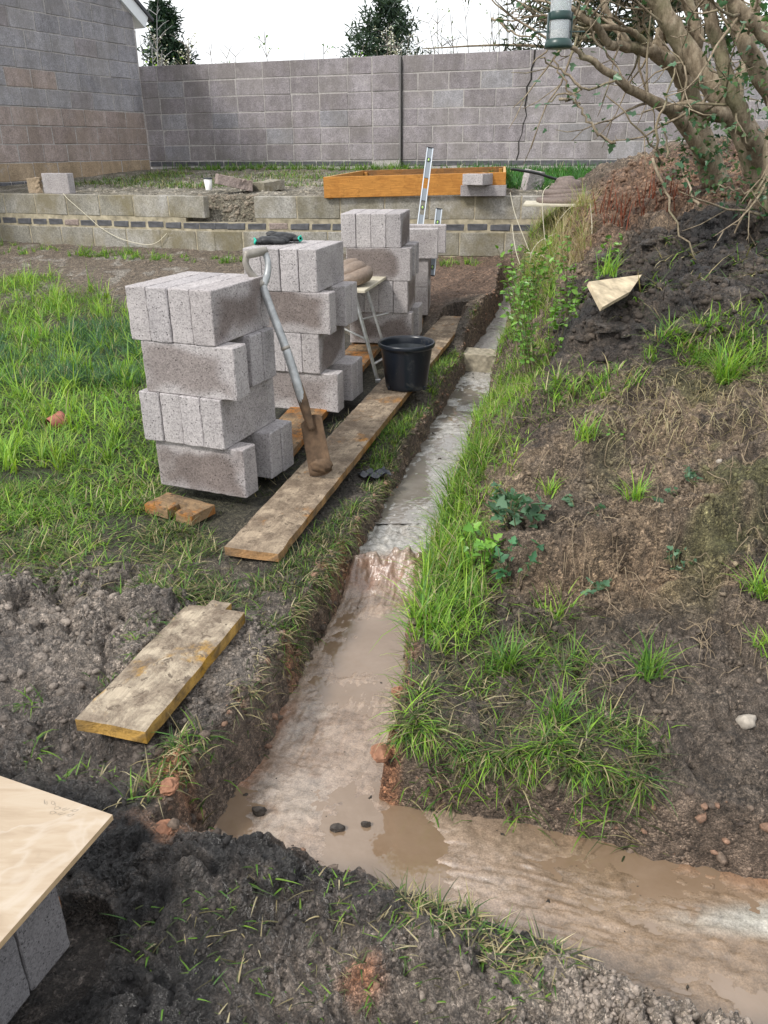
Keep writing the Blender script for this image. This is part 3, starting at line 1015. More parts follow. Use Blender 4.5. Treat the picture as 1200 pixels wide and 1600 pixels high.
# ------------------------------------------------------------------ concrete footing, clay step and puddles
def footing_z(x, y):
    # long trowel and rake streaks, following each channel
    lft = sstep(1.55, 1.85, y + .6 * np.clip(x, -1, .3))
    a = fbm(x * 1.0 - .24 * y, y * 0.13, 88, 4, 41, .7)                   # streaks along the long channel
    ang = .30
    xr, yr = x * math.cos(ang) - y * math.sin(ang), x * math.sin(ang) + y * math.cos(ang)
    b = fbm(xr * .13, yr, 88, 4, 42, .7)                                 # streaks along the short channel
    s_ = a * lft + b * (1 - lft)
    big = fbm(x, y, 4.2, 3, 43)
    lum = np.where((y > 2.9) & (y < 5.7), fbm(x, y, 30, 4, 44), 0)
    w, _ = worley(x, y, 26, 46)
    z = floor_z(x, y) + 0.0034 * s_ * (.4 + 1.2 * sstep(-.2, .4, fbm(x, y, 3.3, 2, 49))) + 0.009 * big + .003 * fbm(x + .06 * fbm(x, y, 5, 2, 50), y, 30, 4, 51) + 0.006 * lum + 0.004 * fbm(x, y, 16, 3, 45)
    z = z - .010 * blob(x, y, .02, 2.35, (.2, .4), .6) - .008 * blob(x, y, .0, 1.45, (.16, .12), .6) - .011 * blob(x, y, .50, 5.1, (.30, .55), .5)
    # rough crumbly patch above the clay step
    z = z + blob(x, y, .10, 3.15, (.22, .3), .5) * (.6 - w) * .016
    # clay hump across the channel at the step
    hump = np.exp(-((y - 2.82 - .12 * fbm(x, y, 6, 3, 47)) / .055) ** 2)
    z = z + hump * (0.028 + 0.05 * fbm(x, y, 19, 4, 48))
    return z


def build_footing():
    V, F, Cc, Wt, off = [], [], [], [], 0
    for (xa, xb, ya, yb, nx, ny, shear) in [(-.62, .52, 1.0, 3.4, 240, 560, True), (.50, 2.1, .35, 1.75, 200, 260, False), (-.3, 2.0, 3.4, 8.25, 240, 420, True)]:
        xs = np.linspace(xa, xb, nx)
        ys = np.linspace(ya, yb, ny)
        X, Y = np.meshgrid(xs, ys)
        x, y = X.ravel(), Y.ravel()
        sdv = poly_sd(x, y, TRENCH)
        keep = (sdv < .10).reshape(ny, nx)
        z = footing_z(x, y)
        idx = np.arange(nx * ny).reshape(ny, nx)
        q = keep[:-1, :-1] & keep[1:, 1:] & keep[:-1, 1:] & keep[1:, :-1]
        f = np.stack([idx[:-1, :-1][q], idx[:-1, 1:][q], idx[1:, 1:][q], idx[1:, :-1][q]], 1)
        n = len(x)
        f1, f2 = fbm(x, y, 3, 4, 71), fbm(x, y, 13, 4, 72)
        c = np.tile(np.array([0.30, 0.225, 0.17]), (n, 1))
        def lay(c, m, k): return c * (1 - m[:, None]) + np.array(k)[None, :] * m[:, None]
        c = lay(c, sstep(-.1, .4, f1), (0.315, 0.255, 0.205))
        c = lay(c, sstep(.15, .5, f2), (0.235, 0.17, 0.125))
        rgt = sstep(.1, .6, x) * (y < 2)
        c = lay(c, rgt * .9, (0.215, 0.148, 0.092))
        c = lay(c, blob(x, y, 1.05, 1.27, (.35, .05), .4) * sstep(-.2, .1, f2 + .2), (0.40, 0.38, 0.33))   # pale rim at the right
        upper = sstep(2.85, 3.0, y)
        c = lay(c, upper, (0.34, 0.325, 0.30))
        c = lay(c, upper * sstep(.1, .45, f2) * .6, (0.24, 0.22, 0.195))
        c = lay(c, sstep(5.9, 6.0, y), (0.34, 0.32, 0.30))
        clay = np.exp(-((y - 2.80 - .1 * f2) / .075) ** 2)
        c = lay(c, np.clip(clay, 0, 1) * .85, (0.235, 0.135, 0.092))
        edge = np.exp(-((sdv + .01) / .04) ** 2) * sstep(.0, .4, f1 + .1) * (y < 2.8)
        c = lay(c, np.clip(edge, 0, 1) * .8, (0.33, 0.17, 0.10))
        wt = np.clip(.75 + .6 * f2 - .35 * sstep(5.8, 6, y), 0, 1)
        lf = sstep(1.55, 1.85, y + .6 * np.clip(x, -1, .3))
        sk = fbm(x * 1.0 - .24 * y, y * 0.13, 88, 4, 41, .7) * lf + fbm((x * .955 - y * .296) * .13, x * .296 + y * .955, 88, 4, 42, .7) * (1 - lf)
        c = c * (1 + .24 * sk + .14 * fbm(x + .08 * fbm(x, y, 5, 2, 50), y, 20, 4, 52))[:, None]
        V.append(np.stack([x, y, z], 1)); F.append(f + off); Cc.append(c); Wt.append(wt); off += n
    V, F, Cc, Wt = np.concatenate(V), np.concatenate(F), np.concatenate(Cc), np.concatenate(Wt)
    used = np.zeros(len(V), bool)
    used[F.ravel()] = True
    mp_ = np.cumsum(used) - 1
    me = np_mesh('concrete_footing', V[used], mp_[F], Cc[used], {'wet': Wt[used]})
    o = link('concrete_footing', me, M_FOOT, smooth=True)
    o['kind'] = 'structure'


build_footing()


def build_puddles():
    # one water sheet per level stretch; the streaked concrete breaks through it
    V, F, off = [], [], 0
    for poly, z in [([(-.6, .4), (-.6, 2.8), (1.9, 2.8), (1.9, .4)], -.2138), ([(-.1, 3.2), (.2, 5.72), (1.1, 5.72), (1.1, 3.2)], -.1155)]:
        for p in poly: V.append((*p, z))
        F.append(list(range(off, off + 4)))
        off += 4
    me = np_mesh('puddle_water', np.array(V), np.array(F))
    o = link('puddle_water', me, M_WATER)
    o['kind'] = 'structure'


build_puddles()

# ------------------------------------------------------------------ walls built block by block
PIECES = {}


def piece(Lx, Dy, Hz, mat, k=0, bev=0.006):
    key = (round(Lx, 3), round(Dy, 3), round(Hz, 3), mat.name, k)
    if key not in PIECES:
        bm = bmesh.new()
        r_ = random.Random(hash((key[0], key[1], key[2], k)) & 0xffff)
        box_bm(bm, -Lx / 2, Lx / 2, 0, Dy, -Hz / 2, Hz / 2, bev, 0.0042, 1, r_)
        me = bpy.data.meshes.new('block')
        bm.to_mesh(me)
        bm.free()
        me.materials.append(mat)
        PIECES[key] = me
    return PIECES[key]


def put_piece(name, me, parent, x, z, y=0.0, label=None):
    o = bpy.data.objects.new(name, me)
    COL.objects.link(o)
    o.parent = parent
    o.location = (x, y + random.uniform(-.003, .003), z)
    o.rotation_euler = (0, random.uniform(-.004, .004), random.uniform(-.004, .004))
    if label: o['label'] = label
    return o


def block_run(parent, x0, x1, z, h, mat_fn, first, L=.44, gap=.010, depth=.10, name='block', y=0.0, skip=None):
    x = x0
    i = 0
    while x < x1 - .03:
        w = first if (i == 0 and first) else L
        w = min(w, x1 - x)
        if w > .03 and not (skip and skip(x + w / 2)):
            put_piece(name, piece(w, depth, h, mat_fn(x + w / 2, z), random.randrange(3)), parent, x + w / 2, z, y)
        x += w + gap
        i += 1


def mortar_body(parent, x0, x1, y0, y1, z0, z1, mat=MORT):
    bm = bmesh.new()
    box_bm(bm, x0, x1, y0, y1, z0, z1)
    o = bm_obj('mortar', bm, mat, parent)
    return o


# back garden wall
BW_O, BW_YAW = Vector((-3.77, 14.20, 0)), math.radians(-18.5)
bw = empty('garden_wall', (BW_O.x, BW_O.y, 1.10), BW_YAW, 'long grey concrete block boundary wall with a pier and a crack behind the terrace', 'wall')
BWT = 2.571 - 1.10          # top above the empty


def bw_mat(x, z): return MW_BACK if random.random() < .88 else MW_BLUE


PX0, PX1 = 3.86, 4.28        # pier
for k in range(6):
    zc = BWT - .1075 - .225 * k
    block_run(bw, 0.02, PX0 - .012, zc, .215, bw_mat, .30 if k % 2 else .44 - .13, depth=.10)
    # pier: single wide blocks, slightly proud
    put_piece('block', piece(.40, .14, .215, MW_BACK, k % 3), bw, (PX0 + PX1) / 2, zc, -.03)
    block_run(bw, PX1 + .019, 12.0, zc, .215, bw_mat, .22 if k % 2 else .44, depth=.10, y=.045)
block_run(bw, 0.02, PX0 - .012, BWT - 1.35 - .0375, .065, lambda x, z: MW_ENG, .215, L=.215, depth=.10, name='brick')
block_run(bw, PX1 + .019, 12.0, BWT - 1.35 - .0375, .065, lambda x, z: MW_ENG, .215, L=.215, depth=.10, y=.045, name='brick')
mortar_body(bw, 0, PX0 - .006, .006, .097, -.25, BWT - .004)
mortar_body(bw, PX0 - .004, PX1 - .006, -.022, .10, -.25, BWT - .004)
mortar_body(bw, PX1 - .004, PX1 + .016, .075, .12, -.25, BWT - .01, simple('black movement joint', (.015, .015, .014), .9))
mortar_body(bw, PX1 + .018, 12.02, .051, .142, -.25, BWT - .004)
# stepped settlement crack, a dark strip with the gap's shade put in its colour
bm = bmesh.new()
crack = [(6.15, 1.475), (6.15, 1.33), (6.12, 1.25), (6.125, 1.12), (6.07, 1.03), (6.08, .93), (6.06, .80), (6.09, .68), (6.05, .58), (6.04, .45), (6.0, .35), (6.01, .22), (5.98, .12)]
pr_ = None
for cx_, cz_ in crack:
    w_ = .010 if cz_ > .75 else .006
    a = [bm.verts.new((cx_ - w_, .0405, cz_)), bm.verts.new((cx_ + w_, .0405, cz_)), bm.verts.new((cx_ + w_, .06, cz_)), bm.verts.new((cx_ - w_, .06, cz_))]
    if pr_:
        for i in range(4):
            bm.faces.new((pr_[i], pr_[(i + 1) % 4], a[(i + 1) % 4], a[i]))
    pr_ = a
bm_obj('crack', bm, simple('painted crack shade', (0.02, 0.018, 0.016), 1.0), bw)

# house gable wall at the left
GA = math.radians(-113.1)
gw = empty('house', (-3.80, 14.13, .95), GA, 'grey block gable wall of the neighbouring building with white verge board at far left', 'building')
# local +x runs from the corner toward the camera; the seen face looks to local +y side


def gw_mat(x, z):
    zz = z + .95
    if zz < 1.25: return MW_SAND
    if zz < 1.93: return MW_PINK
    if abs(zz - 2.27) < .12 and 1.7 < x < 2.6: return MW_PINK
    return MW_BLUE if random.random() < .85 else MW_BACK


nrow = 0
zt = 1.25 - .95 - .1125
z_first = 1.0275 + .1125 - .95
for k in range(22):
    zc = z_first + .225 * k
    # verge slopes up toward the camera from the eave
    xs = 0.02 if zc < 2.30 else 0.02 + (zc - 2.30) / math.tan(math.radians(32))
    x = xs
    first = .30 if k % 2 else .08
    i = 0
    while x < 6.0:
        w = (first + .14) if i == 0 else .44
        put_piece('block', piece(w, .10, .215, gw_mat(x + w / 2, zc), random.randrange(3)), gw, x + w / 2, zc, -.0)
        x += w + .010
        i += 1
block_run(gw, 0.02, 6.0, z_first - .1125 - .0375, .065, lambda x, z: MW_ENG, .2, L=.215, depth=.10, name='brick')
bm = bmesh.new()
vs = []
for yy in (.004, .094):
    vs.append([bm.verts.new((x_, yy, z_)) for x_, z_ in [(0, -.4), (6, -.4), (6, 5.1), (4.2, 5.1), (0, 2.30)]])
bm.faces.new(vs[0]); bm.faces.new(vs[1][::-1])
for i in range(5):
    bm.faces.new((vs[0][i], vs[1][i], vs[1][(i + 1) % 5], vs[0][(i + 1) % 5]))
bm_obj('mortar', bm, MORT, gw)
# verge board and roof edge
def slab_between(bm, a, b, y0, y1, t0, t1):
    a, b = Vector(a), Vector(b)
    d = (b - a).normalized()
    nrm = Vector((-d.z, 0, d.x))
    P_ = []
    for yy in (y0, y1):
        for q, t in ((a, t0), (b, t0), (b, t1), (a, t1)):
            P_.append(bm.verts.new((q.x + nrm.x * t, yy, q.z + nrm.z * t)))
    for f in ((0, 1, 2, 3), (7, 6, 5, 4), (0, 4, 5, 1), (1, 5, 6, 2), (2, 6, 7, 3), (3, 7, 4, 0)):
        bm.faces.new([P_[i] for i in f])


va, vb = (-.22, 0, 2.16), (5.2, 0, 2.16 + 5.42 * math.tan(math.radians(32)))
bm = bmesh.new(); slab_between(bm, va, vb, .105, .14, -.02, .16)
bm_obj('verge_board', bm, M_WPAINT, gw)
bm = bmesh.new(); slab_between(bm, va, vb, -.3, .104, -.02, .02)
bm_obj('soffit', bm, M_WPAINT, gw)
bm = bmesh.new(); slab_between(bm, (-.30, 0, 2.11), vb, -1.5, .17, .165, .21)
bm_obj('roof', bm, M_ROOF, gw)

# low retaining wall: two straight runs, block course, dark brick course, block course
rw = empty('retaining_wall', (RW[0][0], RW[0][1], .40), 0, 'low stained retaining wall of blocks with a blue brick band and one missing block', 'wall')


def rmat(x, z): return MW_RET


for s in range(2):
    a, b = Vector((*RW[s], 0)), Vector((*RW[s + 1], 0))
    L_ = (b - a).length
    yaw = math.atan2(b.y - a.y, b.x - a.x)
    org = a - Vector((*RW[0], 0))
    segroot = rw

    def put(name, me, xl, zl, yl=0.0):
        o = bpy.data.objects.new(name, me)
        COL.objects.link(o)
        o.parent = rw
        o.location = (org.x + math.cos(yaw) * xl - math.sin(yaw) * yl, org.y + math.sin(yaw) * xl + math.cos(yaw) * yl, zl)
        o.rotation_euler = (0, random.uniform(-.006, .006), yaw + random.uniform(-.004, .004))
    for row, (zc, h, L, nm) in enumerate([(.10, .225, .44, 'block'), (.2625, .062, .215, 'brick'), (.4475, .215, .44, 'block')]):
        x = 0.0
        first = (.30, .12, .44)[row]
        i = 0
        while x < L_ - .02:
            w = min(first if i == 0 else L, L_ - x)
            xc = x + w / 2
            wx = a.x + math.cos(yaw) * xc
            miss = row == 2 and -2.02 < wx < -1.30
            if w > .04 and not miss:
                m_ = MW_ENG if row == 1 and random.random() < .9 else (MW_PINK if row == 1 else rmat(x, zc))
                if row == 2 and wx < -3.4 and random.random() < .6: m_ = MW_BLUE
                if row == 1:
                    ln = random.uniform(.195, .215)
                    put(nm, piece(round(ln * 40) / 40, .10, h, m_, i % 3), xc, zc)
                else:
                    put(nm, piece(w, .10, h, m_, random.randrange(3)), xc, zc)
            x += w + .012
            i += 1
    for (za, zb, skipslot) in [(-.10, .300, False), (.300, .552, True)]:
        spans = [(0, L_)]
        if skipslot:
            if s == 0: spans = [(0, L_ - .34)]
            else: spans = [(.46, L_)]
        for (xa, xb) in spans:
            bm = bmesh.new()
            box_bm(bm, xa, xb, .006, .095, za, zb)
            o = bm_obj('mortar', bm, MORT_OLD, rw)
            o.location = org
            o.rotation_euler = (0, 0, yaw)

# ------------------------------------------------------------------ loose blocks
BLOCKS = {}


def block_mesh(mat, k, L=.44, T=.10, H=.215, broken=False):
    key = (mat.name, k, L, T, H, broken)
    if key not in BLOCKS:
        r_ = random.Random(k * 13 + 5)
        nx, ny, nz_ = max(3, int(L / .022)), max(3, int(T / .025)), max(3, int(H / .0215))
        bm = bmesh.new()
        bmesh.ops.create_cube(bm, size=1)
        # subdivide by building a lattice surface
        bm.clear()
        vd = {}

        def lat(i, n_, S_):
            # thin outer cells keep the worn arris narrow
            if i == 0: return -S_ / 2
            if i == n_: return S_ / 2
            return -S_ / 2 + .005 + (i - 1) / (n_ - 2) * (S_ - .010)

        def V_(i, j, l):
            if (i, j, l) not in vd:
                x, y, z = lat(i, nx, L), lat(j, ny, T), lat(l, nz_, H)
                e = sum((i in (0, nx), j in (0, ny), l in (0, nz_)))
                s = .0006 if e == 1 else (.0022 if e == 2 else .005)
                dx = Vector((-1 if i == nx else (1 if i == 0 else 0), -1 if j == ny else (1 if j == 0 else 0), -1 if l == nz_ else (1 if l == 0 else 0)))
                p = Vector((x, y, z))
                if e >= 2:
                    ch = r_.random()
                    p += dx * (abs(r_.gauss(0, s * .5)) + .0008 + (.006 if ch < .035 else 0))
                else:
                    p += dx * r_.uniform(-s, s)
                if broken:
                    p += Vector((r_.gauss(0, .004), r_.gauss(0, .004), r_.gauss(0, .004))) * (1 if i > nx * .6 else .3)
                    if i == nx: p.x += -.04 * (j / ny) + .02 * math.sin(l * 1.3)
                vd[(i, j, l)] = bm.verts.new(p)
            return vd[(i, j, l)]
        for i in range(nx):
            for j in range(ny):
                bm.faces.new((V_(i, j, 0), V_(i, j + 1, 0), V_(i + 1, j + 1, 0), V_(i + 1, j, 0)))
                bm.faces.new((V_(i, j, nz_), V_(i + 1, j, nz_), V_(i + 1, j + 1, nz_), V_(i, j + 1, nz_)))
        for i in range(nx):
            for l in range(nz_):
                bm.faces.new((V_(i, 0, l), V_(i + 1, 0, l), V_(i + 1, 0, l + 1), V_(i, 0, l + 1)))
                bm.faces.new((V_(i, ny, l), V_(i, ny, l + 1), V_(i + 1, ny, l + 1), V_(i + 1, ny, l)))
        for j in range(ny):
            for l in range(nz_):
                bm.faces.new((V_(0, j, l), V_(0, j, l + 1), V_(0, j + 1, l + 1), V_(0, j + 1, l)))
                bm.faces.new((V_(nx, j, l), V_(nx, j + 1, l), V_(nx, j + 1, l + 1), V_(nx, j, l + 1)))
        me = bpy.data.meshes.new('concrete_block')
        bm.to_mesh(me)
        bm.free()
        me.materials.append(mat)
        BLOCKS[key] = me
    return BLOCKS[key]


def put_block(loc, rot, mat, label, group=None, k=None, L=.44, T=.10, H=.215, broken=False, name='concrete_block'):
    o = bpy.data.objects.new(name, block_mesh(mat, random.randrange(4) if k is None else k, L, T, H, broken))
    COL.objects.link(o)
    o.location = loc
    o.rotation_euler = rot
    tag(o, label, 'block', group)
    return o


ORD4 = ['leftmost', 'second from left', 'third from left', 'rightmost']


def stack(corner, yaw, ztop, name, layers, group):
    """layers from the top: ('ends', du, dv, mats) four blocks end-on, or ('side', ...) blocks seen side-on"""
    u = Vector((math.cos(yaw), math.sin(yaw), 0))
    v = Vector((-math.sin(yaw), math.cos(yaw), 0))
    c0 = Vector((corner[0], corner[1], 0))
    lname = ['top', 'second', 'third', 'bottom']
    for li, L in enumerate(layers):
        zc = ztop - .1075 - .2155 * li
        if L[0] == 'ends':
            _, du, dv, mats, gaps = L
            x = du
            for i in range(4):
                p = c0 + u * (x + .05) + v * (dv + .22 + (random.uniform(-.004, .004))) + Vector((0, 0, zc))
                rz = yaw + math.pi / 2 + random.uniform(-.004, .004)
                lab = f'{ORD4[i]} end-on concrete block in the {lname[li]} layer of the {name}'
                put_block(p, (0, 0, rz), mats[i], lab, group)
                x += .100 + gaps[i]
        else:
            _, du, dv, mats, extra = L
            p = c0 + u * (du + .22) + v * (dv + .05) + Vector((0, 0, zc))
            put_block(p, (0, 0, yaw + random.uniform(-.003, .003)), mats[0], f'side-on concrete block at the front of the {lname[li]} layer of the {name}', group)
            for j, (eu, ev) in enumerate(extra):
                p = c0 + u * (eu + .22) + v * (ev + .05) + Vector((0, 0, zc))
                where = ['behind the front one', 'at the back', 'rearmost'][j]
                put_block(p, (0, 0, yaw + random.uniform(-.004, .004)), mats[1 + j], f'side-on concrete block {where} in the {lname[li]} layer of the {name}', group)


D_, H_, P_ = MB_DRY, MB_HALF, MB_DAMP
Y1 = math.radians(-22.0)
stack((-1.030, 3.285), Y1, .906, 'nearest stack', [
    ('ends', 0, 0, [D_, D_, D_, P_], [.001, .002, 0, 0]),
    ('side', .040, .005, [H_, D_, D_], [(-.01, .215), (-.008, .317)]),
    ('ends', .00, .0, [D_, D_, D_, D_], [.003, 0, 0, 0]),
    ('side', .035, .02, [P_, D_, D_], [(.03, .25), (.035, .352)])], 'blocks of the nearest stack')
Y2 = math.radians(-16)
stack((-.725, 4.375), Y2, .928, 'second stack', [
    ('ends', 0, 0, [D_, D_, D_, D_], [.001, .003, .002, 0]),
    ('side', .03, .0, [P_, D_, D_], [(.04, .23), (.045, .333)]),
    ('ends', -.0, 0, [D_, D_, D_, P_], [0, 0, 0, 0]),
    ('side', .055, .015, [H_, D_, D_], [(.06, .25), (.062, .352)])], 'blocks of the second stack')
Y3 = math.radians(-9.5)
stack((-.270, 5.665), Y3, 1.001, 'third stack', [
    ('ends', 0, 0, [D_, D_, D_, P_], [.002, .002, .002, 0]),
    ('side', .03, .0, [P_, D_, D_], [(.03, .23), (.035, .333)]),
    ('ends', .05, 0, [D_, D_, D_, P_], [0, 0, .002, 0]),
    ('side', .04, .015, [P_, D_, D_], [(.06, .25), (.062, .352)])], 'blocks of the third stack')
# fourth, half-used stack by the retaining wall
Y4 = math.radians(-6)
u4, v4 = Vector((math.cos(Y4), math.sin(Y4), 0)), Vector((-math.sin(Y4), math.cos(Y4), 0))
c4 = Vector((.02, 6.42, 0))
zb = .12
lay4 = [(0, [(0, 0, 0), (0, 0, .25)]), (1, [(.17, 0, 1), (.27, 0, 1), (.06, 0, 1)]), (2, [(.0, .0, 0), (0, 0, .3)])]
put_block(c4 + u4 * (.19) + v4 * .05 + Vector((0, 0, .727)), (0, 0, Y4), D_, 'side-on concrete block nearest in the top layer of the fourth stack', 'blocks of the fourth stack')
put_block(c4 + u4 * (.24) + v4 * .40 + Vector((0, 0, .727)), (0, 0, Y4), D_, 'side-on concrete block farthest in the top layer of the fourth stack', 'blocks of the fourth stack')
for li, zc in ((1, .511), (2, .295), (3, .165)):
    if li == 3: continue
    for i, du in enumerate((-.06, .05, .16, .27)):
        lab = ['leftmost', 'second from left', 'third from left', 'rightmost'][i]
        put_block(c4 + u4 * (du + .02) + v4 * .24 + Vector((0, 0, zc)), (0, 0, Y4 + math.pi / 2), P_ if i == 3 else H_,
                  f'{lab} end-on concrete block in the {"middle" if li == 1 else "bottom"} layer of the fourth stack', 'blocks of the fourth stack')
# under-layer timbers carry stack four
# blocks lying on the retaining wall and the terrace
put_block((1.01, 8.47, .955 + .052), (math.pi / 2, 0, math.radians(-9)), P_, 'brown-grey block lying flat on the retaining wall, lower of two', 'two flat blocks on the wall')
put_block((.99, 8.44, .955 + .157), (math.pi / 2, 0, math.radians(58)), H_, 'grey block lying flat across another on the retaining wall', 'two flat blocks on the wall')
put_block((1.62, 9.25, 1.055), (0.1, .18, .5), D_, 'half grey block lying behind the retaining wall beside the black hose', L=.20, broken=True)
put_block((-3.64, 9.78, 1.06), (0, 0, math.radians(-20)), D_, 'pale grey block standing on edge on the left end of the retaining wall', L=.36)
put_block((-3.97, 9.93, 1.035), (0, 0, .1), MW_SAND, 'small yellowish block offcut left of the pale grey block', L=.14, H=.16, broken=True)
put_block((-1.60, 9.42, 1.065), (math.pi / 2, .22, .35), MW_PINK, 'pinkish broken block tilted on rubble on the terrace', L=.38, broken=True)
put_block((-1.25, 9.62, 1.02), (math.pi / 2, -.08, .8), MW_RET, 'beige broken block lying right of the tilted one', L=.30, broken=True)
put_block((1.86, 8.47, .99), (math.pi / 2, 0, -.1), MW_RET, 'yellowish stone block at the left of the pair by the brown heap', L=.36, T=.14, broken=True)
put_block((2.30, 8.62, 1.02), (math.pi / 2, .05, .12), MW_RET, 'yellowish stone block at the right of the pair by the brown heap', L=.36, T=.14, broken=True)
# damp block set across the trench at the step
o = put_block((.735, 5.83, -.035), (math.pi / 2, .02, math.radians(-14)), M_BRICKST, 'earth-stained stone block set across the trench on the footing', L=.27, T=.13, H=.21, broken=True)
tag(o, cat='stone')


# ------------------------------------------------------------------ boards
def board(name, a, b, width, thick, mat, label, cat='board', notch=None, group=None, wob=.002, side=1):
    """board from a to b (left edge), top at the z of a and b; grid mesh for worn edges"""
    a, b = Vector(a), Vector(b)
    L_ = (b - a).length
    X_ = (b - a).normalized()
    Yv = Vector((0, 0, 1)).cross(X_).normalized() * side
    Zv = X_.cross(Yv)
    nx, ny = max(6, int(L_ / .04)), 6
    bm = bmesh.new()
    r_ = random.Random(int(L_ * 1000))
    top, bot = {}, {}
    for i in range(nx + 1):
        for j in range(ny + 1):
            x, y = i / nx * L_, j / ny * width
            e = j in (0, ny)
            en = i in (0, nx)
            dz = -abs(r_.gauss(0, .0016)) - (.003 if e or en else 0)
            dx = r_.gauss(0, .0016) if en else 0
            dy = r_.gauss(0, .0009) if e else 0
            top[i, j] = bm.verts.new((x + dx, y + dy, dz))
            bot[i, j] = bm.verts.new((x + dx, y + dy, -thick))
    cut = lambda i, j: notch is not None and notch(i / nx * L_, (j + .5) / ny * width)
    ok = {(i, j): not cut(i + .5, j) for i in range(nx) for j in range(ny)}
    for (i, j), k_ in ok.items():
        if not k_: continue
        bm.faces.new((top[i, j], top[i + 1, j], top[i + 1, j + 1], top[i, j + 1]))
        bm.faces.new((bot[i, j], bot[i, j + 1], bot[i + 1, j + 1], bot[i + 1, j]))
        if not ok.get((i, j - 1)): bm.faces.new((bot[i, j], bot[i + 1, j], top[i + 1, j], top[i, j]))
        if not ok.get((i, j + 1)): bm.faces.new((bot[i + 1, j + 1], bot[i, j + 1], top[i, j + 1], top[i + 1, j + 1]))
        if not ok.get((i - 1, j)): bm.faces.new((bot[i, j + 1], bot[i, j], top[i, j], top[i, j + 1]))
        if not ok.get((i + 1, j)): bm.faces.new((bot[i + 1, j], bot[i + 1, j + 1], top[i + 1, j + 1], top[i + 1, j]))
    bmesh.ops.delete(bm, geom=[v for v in bm.verts if not v.link_faces], context='VERTS')
    o = bm_obj(name, bm, mat)
    o.matrix_world = Matrix(((X_.x, Yv.x, Zv.x, a.x), (X_.y, Yv.y, Zv.y, a.y), (X_.z, Yv.z, Zv.z, a.z), (0, 0, 0, 1)))
    tag(o, label, cat, group)
    return o


board('scaffold_board', (-.387, 2.594, .058), (.70, 6.56, .150), .215, .038, M_BOARD, 'long muddy scaffold board laid beside the trench under the spade and bucket')
# near short board with stepped far end
pa, pb = gp(227, 1142, .055), gp(391, 945, .055)
Ls = (pb - pa).length
board('scaffold_board', pa, pb, .205, .042, M_BOARD_Y, 'short yellow-edged scaffold board offcut lying on mud in the foreground',
      notch=lambda x, y: x > Ls - .05 and (y < .055 or y > .125))
board('scaffold_board', (-.47, 3.55, .058), (.13, 6.30, .150), .215, .040, M_BOARD_O, 'orange-stained board lying under the second and third block stacks')
o4 = gp(318, 803, .045)
board('timber_offcut', gp(335, 787, .046), gp(262, 768, .046), .14, .045, M_BOARD_O, 'notched orange timber offcut under the nearest block stack', 'timber',
      notch=lambda x, y: .09 < x < .13 and y > .06)
board('timber_offcut', (-.60, 3.55, .044), (-.98, 3.72, .044), .14, .042, M_BOARD_O, 'orange timber offcut under the back of the nearest stack', 'timber')
board('timber_offcut', (.33, 6.45, .165), (-.08, 6.49, .165), .30, .09, M_BOARD_O, 'timber packing under the fourth block stack', 'timber')

# spade ------------------------------------------------------------
sp = empty('spade', (-.291, 3.30, .06), 0, 'old spade with grey D handle and rusty muddy blade leaning on the nearest stack', 'spade')
so = Vector((-.291, 3.30, .06))
bm = bmesh.new()
shaft = [at(478, 643, 3.365), at(466, 605, 3.38), at(447, 545, 3.42), at(424, 485, 3.465), at(410, 445, 3.50)]
tube(bm, [p - so for p in smooth_path(shaft, 4)], lerp_list([.0185, .020, .0185, .0175, .0170], 17), 14)
bm_obj('shaft', bm, M_STEEL, sp, True)
bm = bmesh.new()
s0 = at(484, 660, 3.355)
tube(bm, [p - so for p in smooth_path([at(488, 672, 3.345), at(481, 652, 3.36), at(474, 628, 3.372), at(463, 596, 3.39)], 3)], lerp_list([.014, .019, .0225, .0215], 10), 12)
bm_obj('socket', bm, M_RUST, sp, True)
bm = bmesh.new()
tube(bm, [p - so for p in [at(447, 546, 3.42), at(445, 541, 3.422)]], .0205, 14)
bm_obj('collar', bm, M_GRIP, sp, True)
# D grip: yoke of two arms and a cross bar
yk = at(410, 446, 3.50)
g1, g2 = at(386, 398, 3.50), at(413, 392, 3.565)
bm = bmesh.new()
tube(bm, [p - so for p in smooth_path([yk, at(394, 430, 3.50), at(384, 412, 3.495), g1], 5)], lerp_list([.020, .0155, .0135, .014], 16), 12)
bm_obj('yoke_arm', bm, M_GRIP, sp, True)
bm = bmesh.new()
tube(bm, [p - so for p in smooth_path([yk, at(417, 432, 3.53), at(419, 412, 3.55), g2], 5)], lerp_list([.020, .0155, .0135, .014], 16), 12)
bm_obj('yoke_arm', bm, M_STEEL, sp, True)
bm = bmesh.new()
dd = (g2 - g1).normalized()
tube(bm, [g1 - dd * .012 - so, g1 - so, (g1 + g2) / 2 - so, g2 - so, g2 + dd * .008 - so], [.0165, .018, .0185, .018, .0165], 14)
bm_obj('grip', bm, M_GRIP, sp, True)
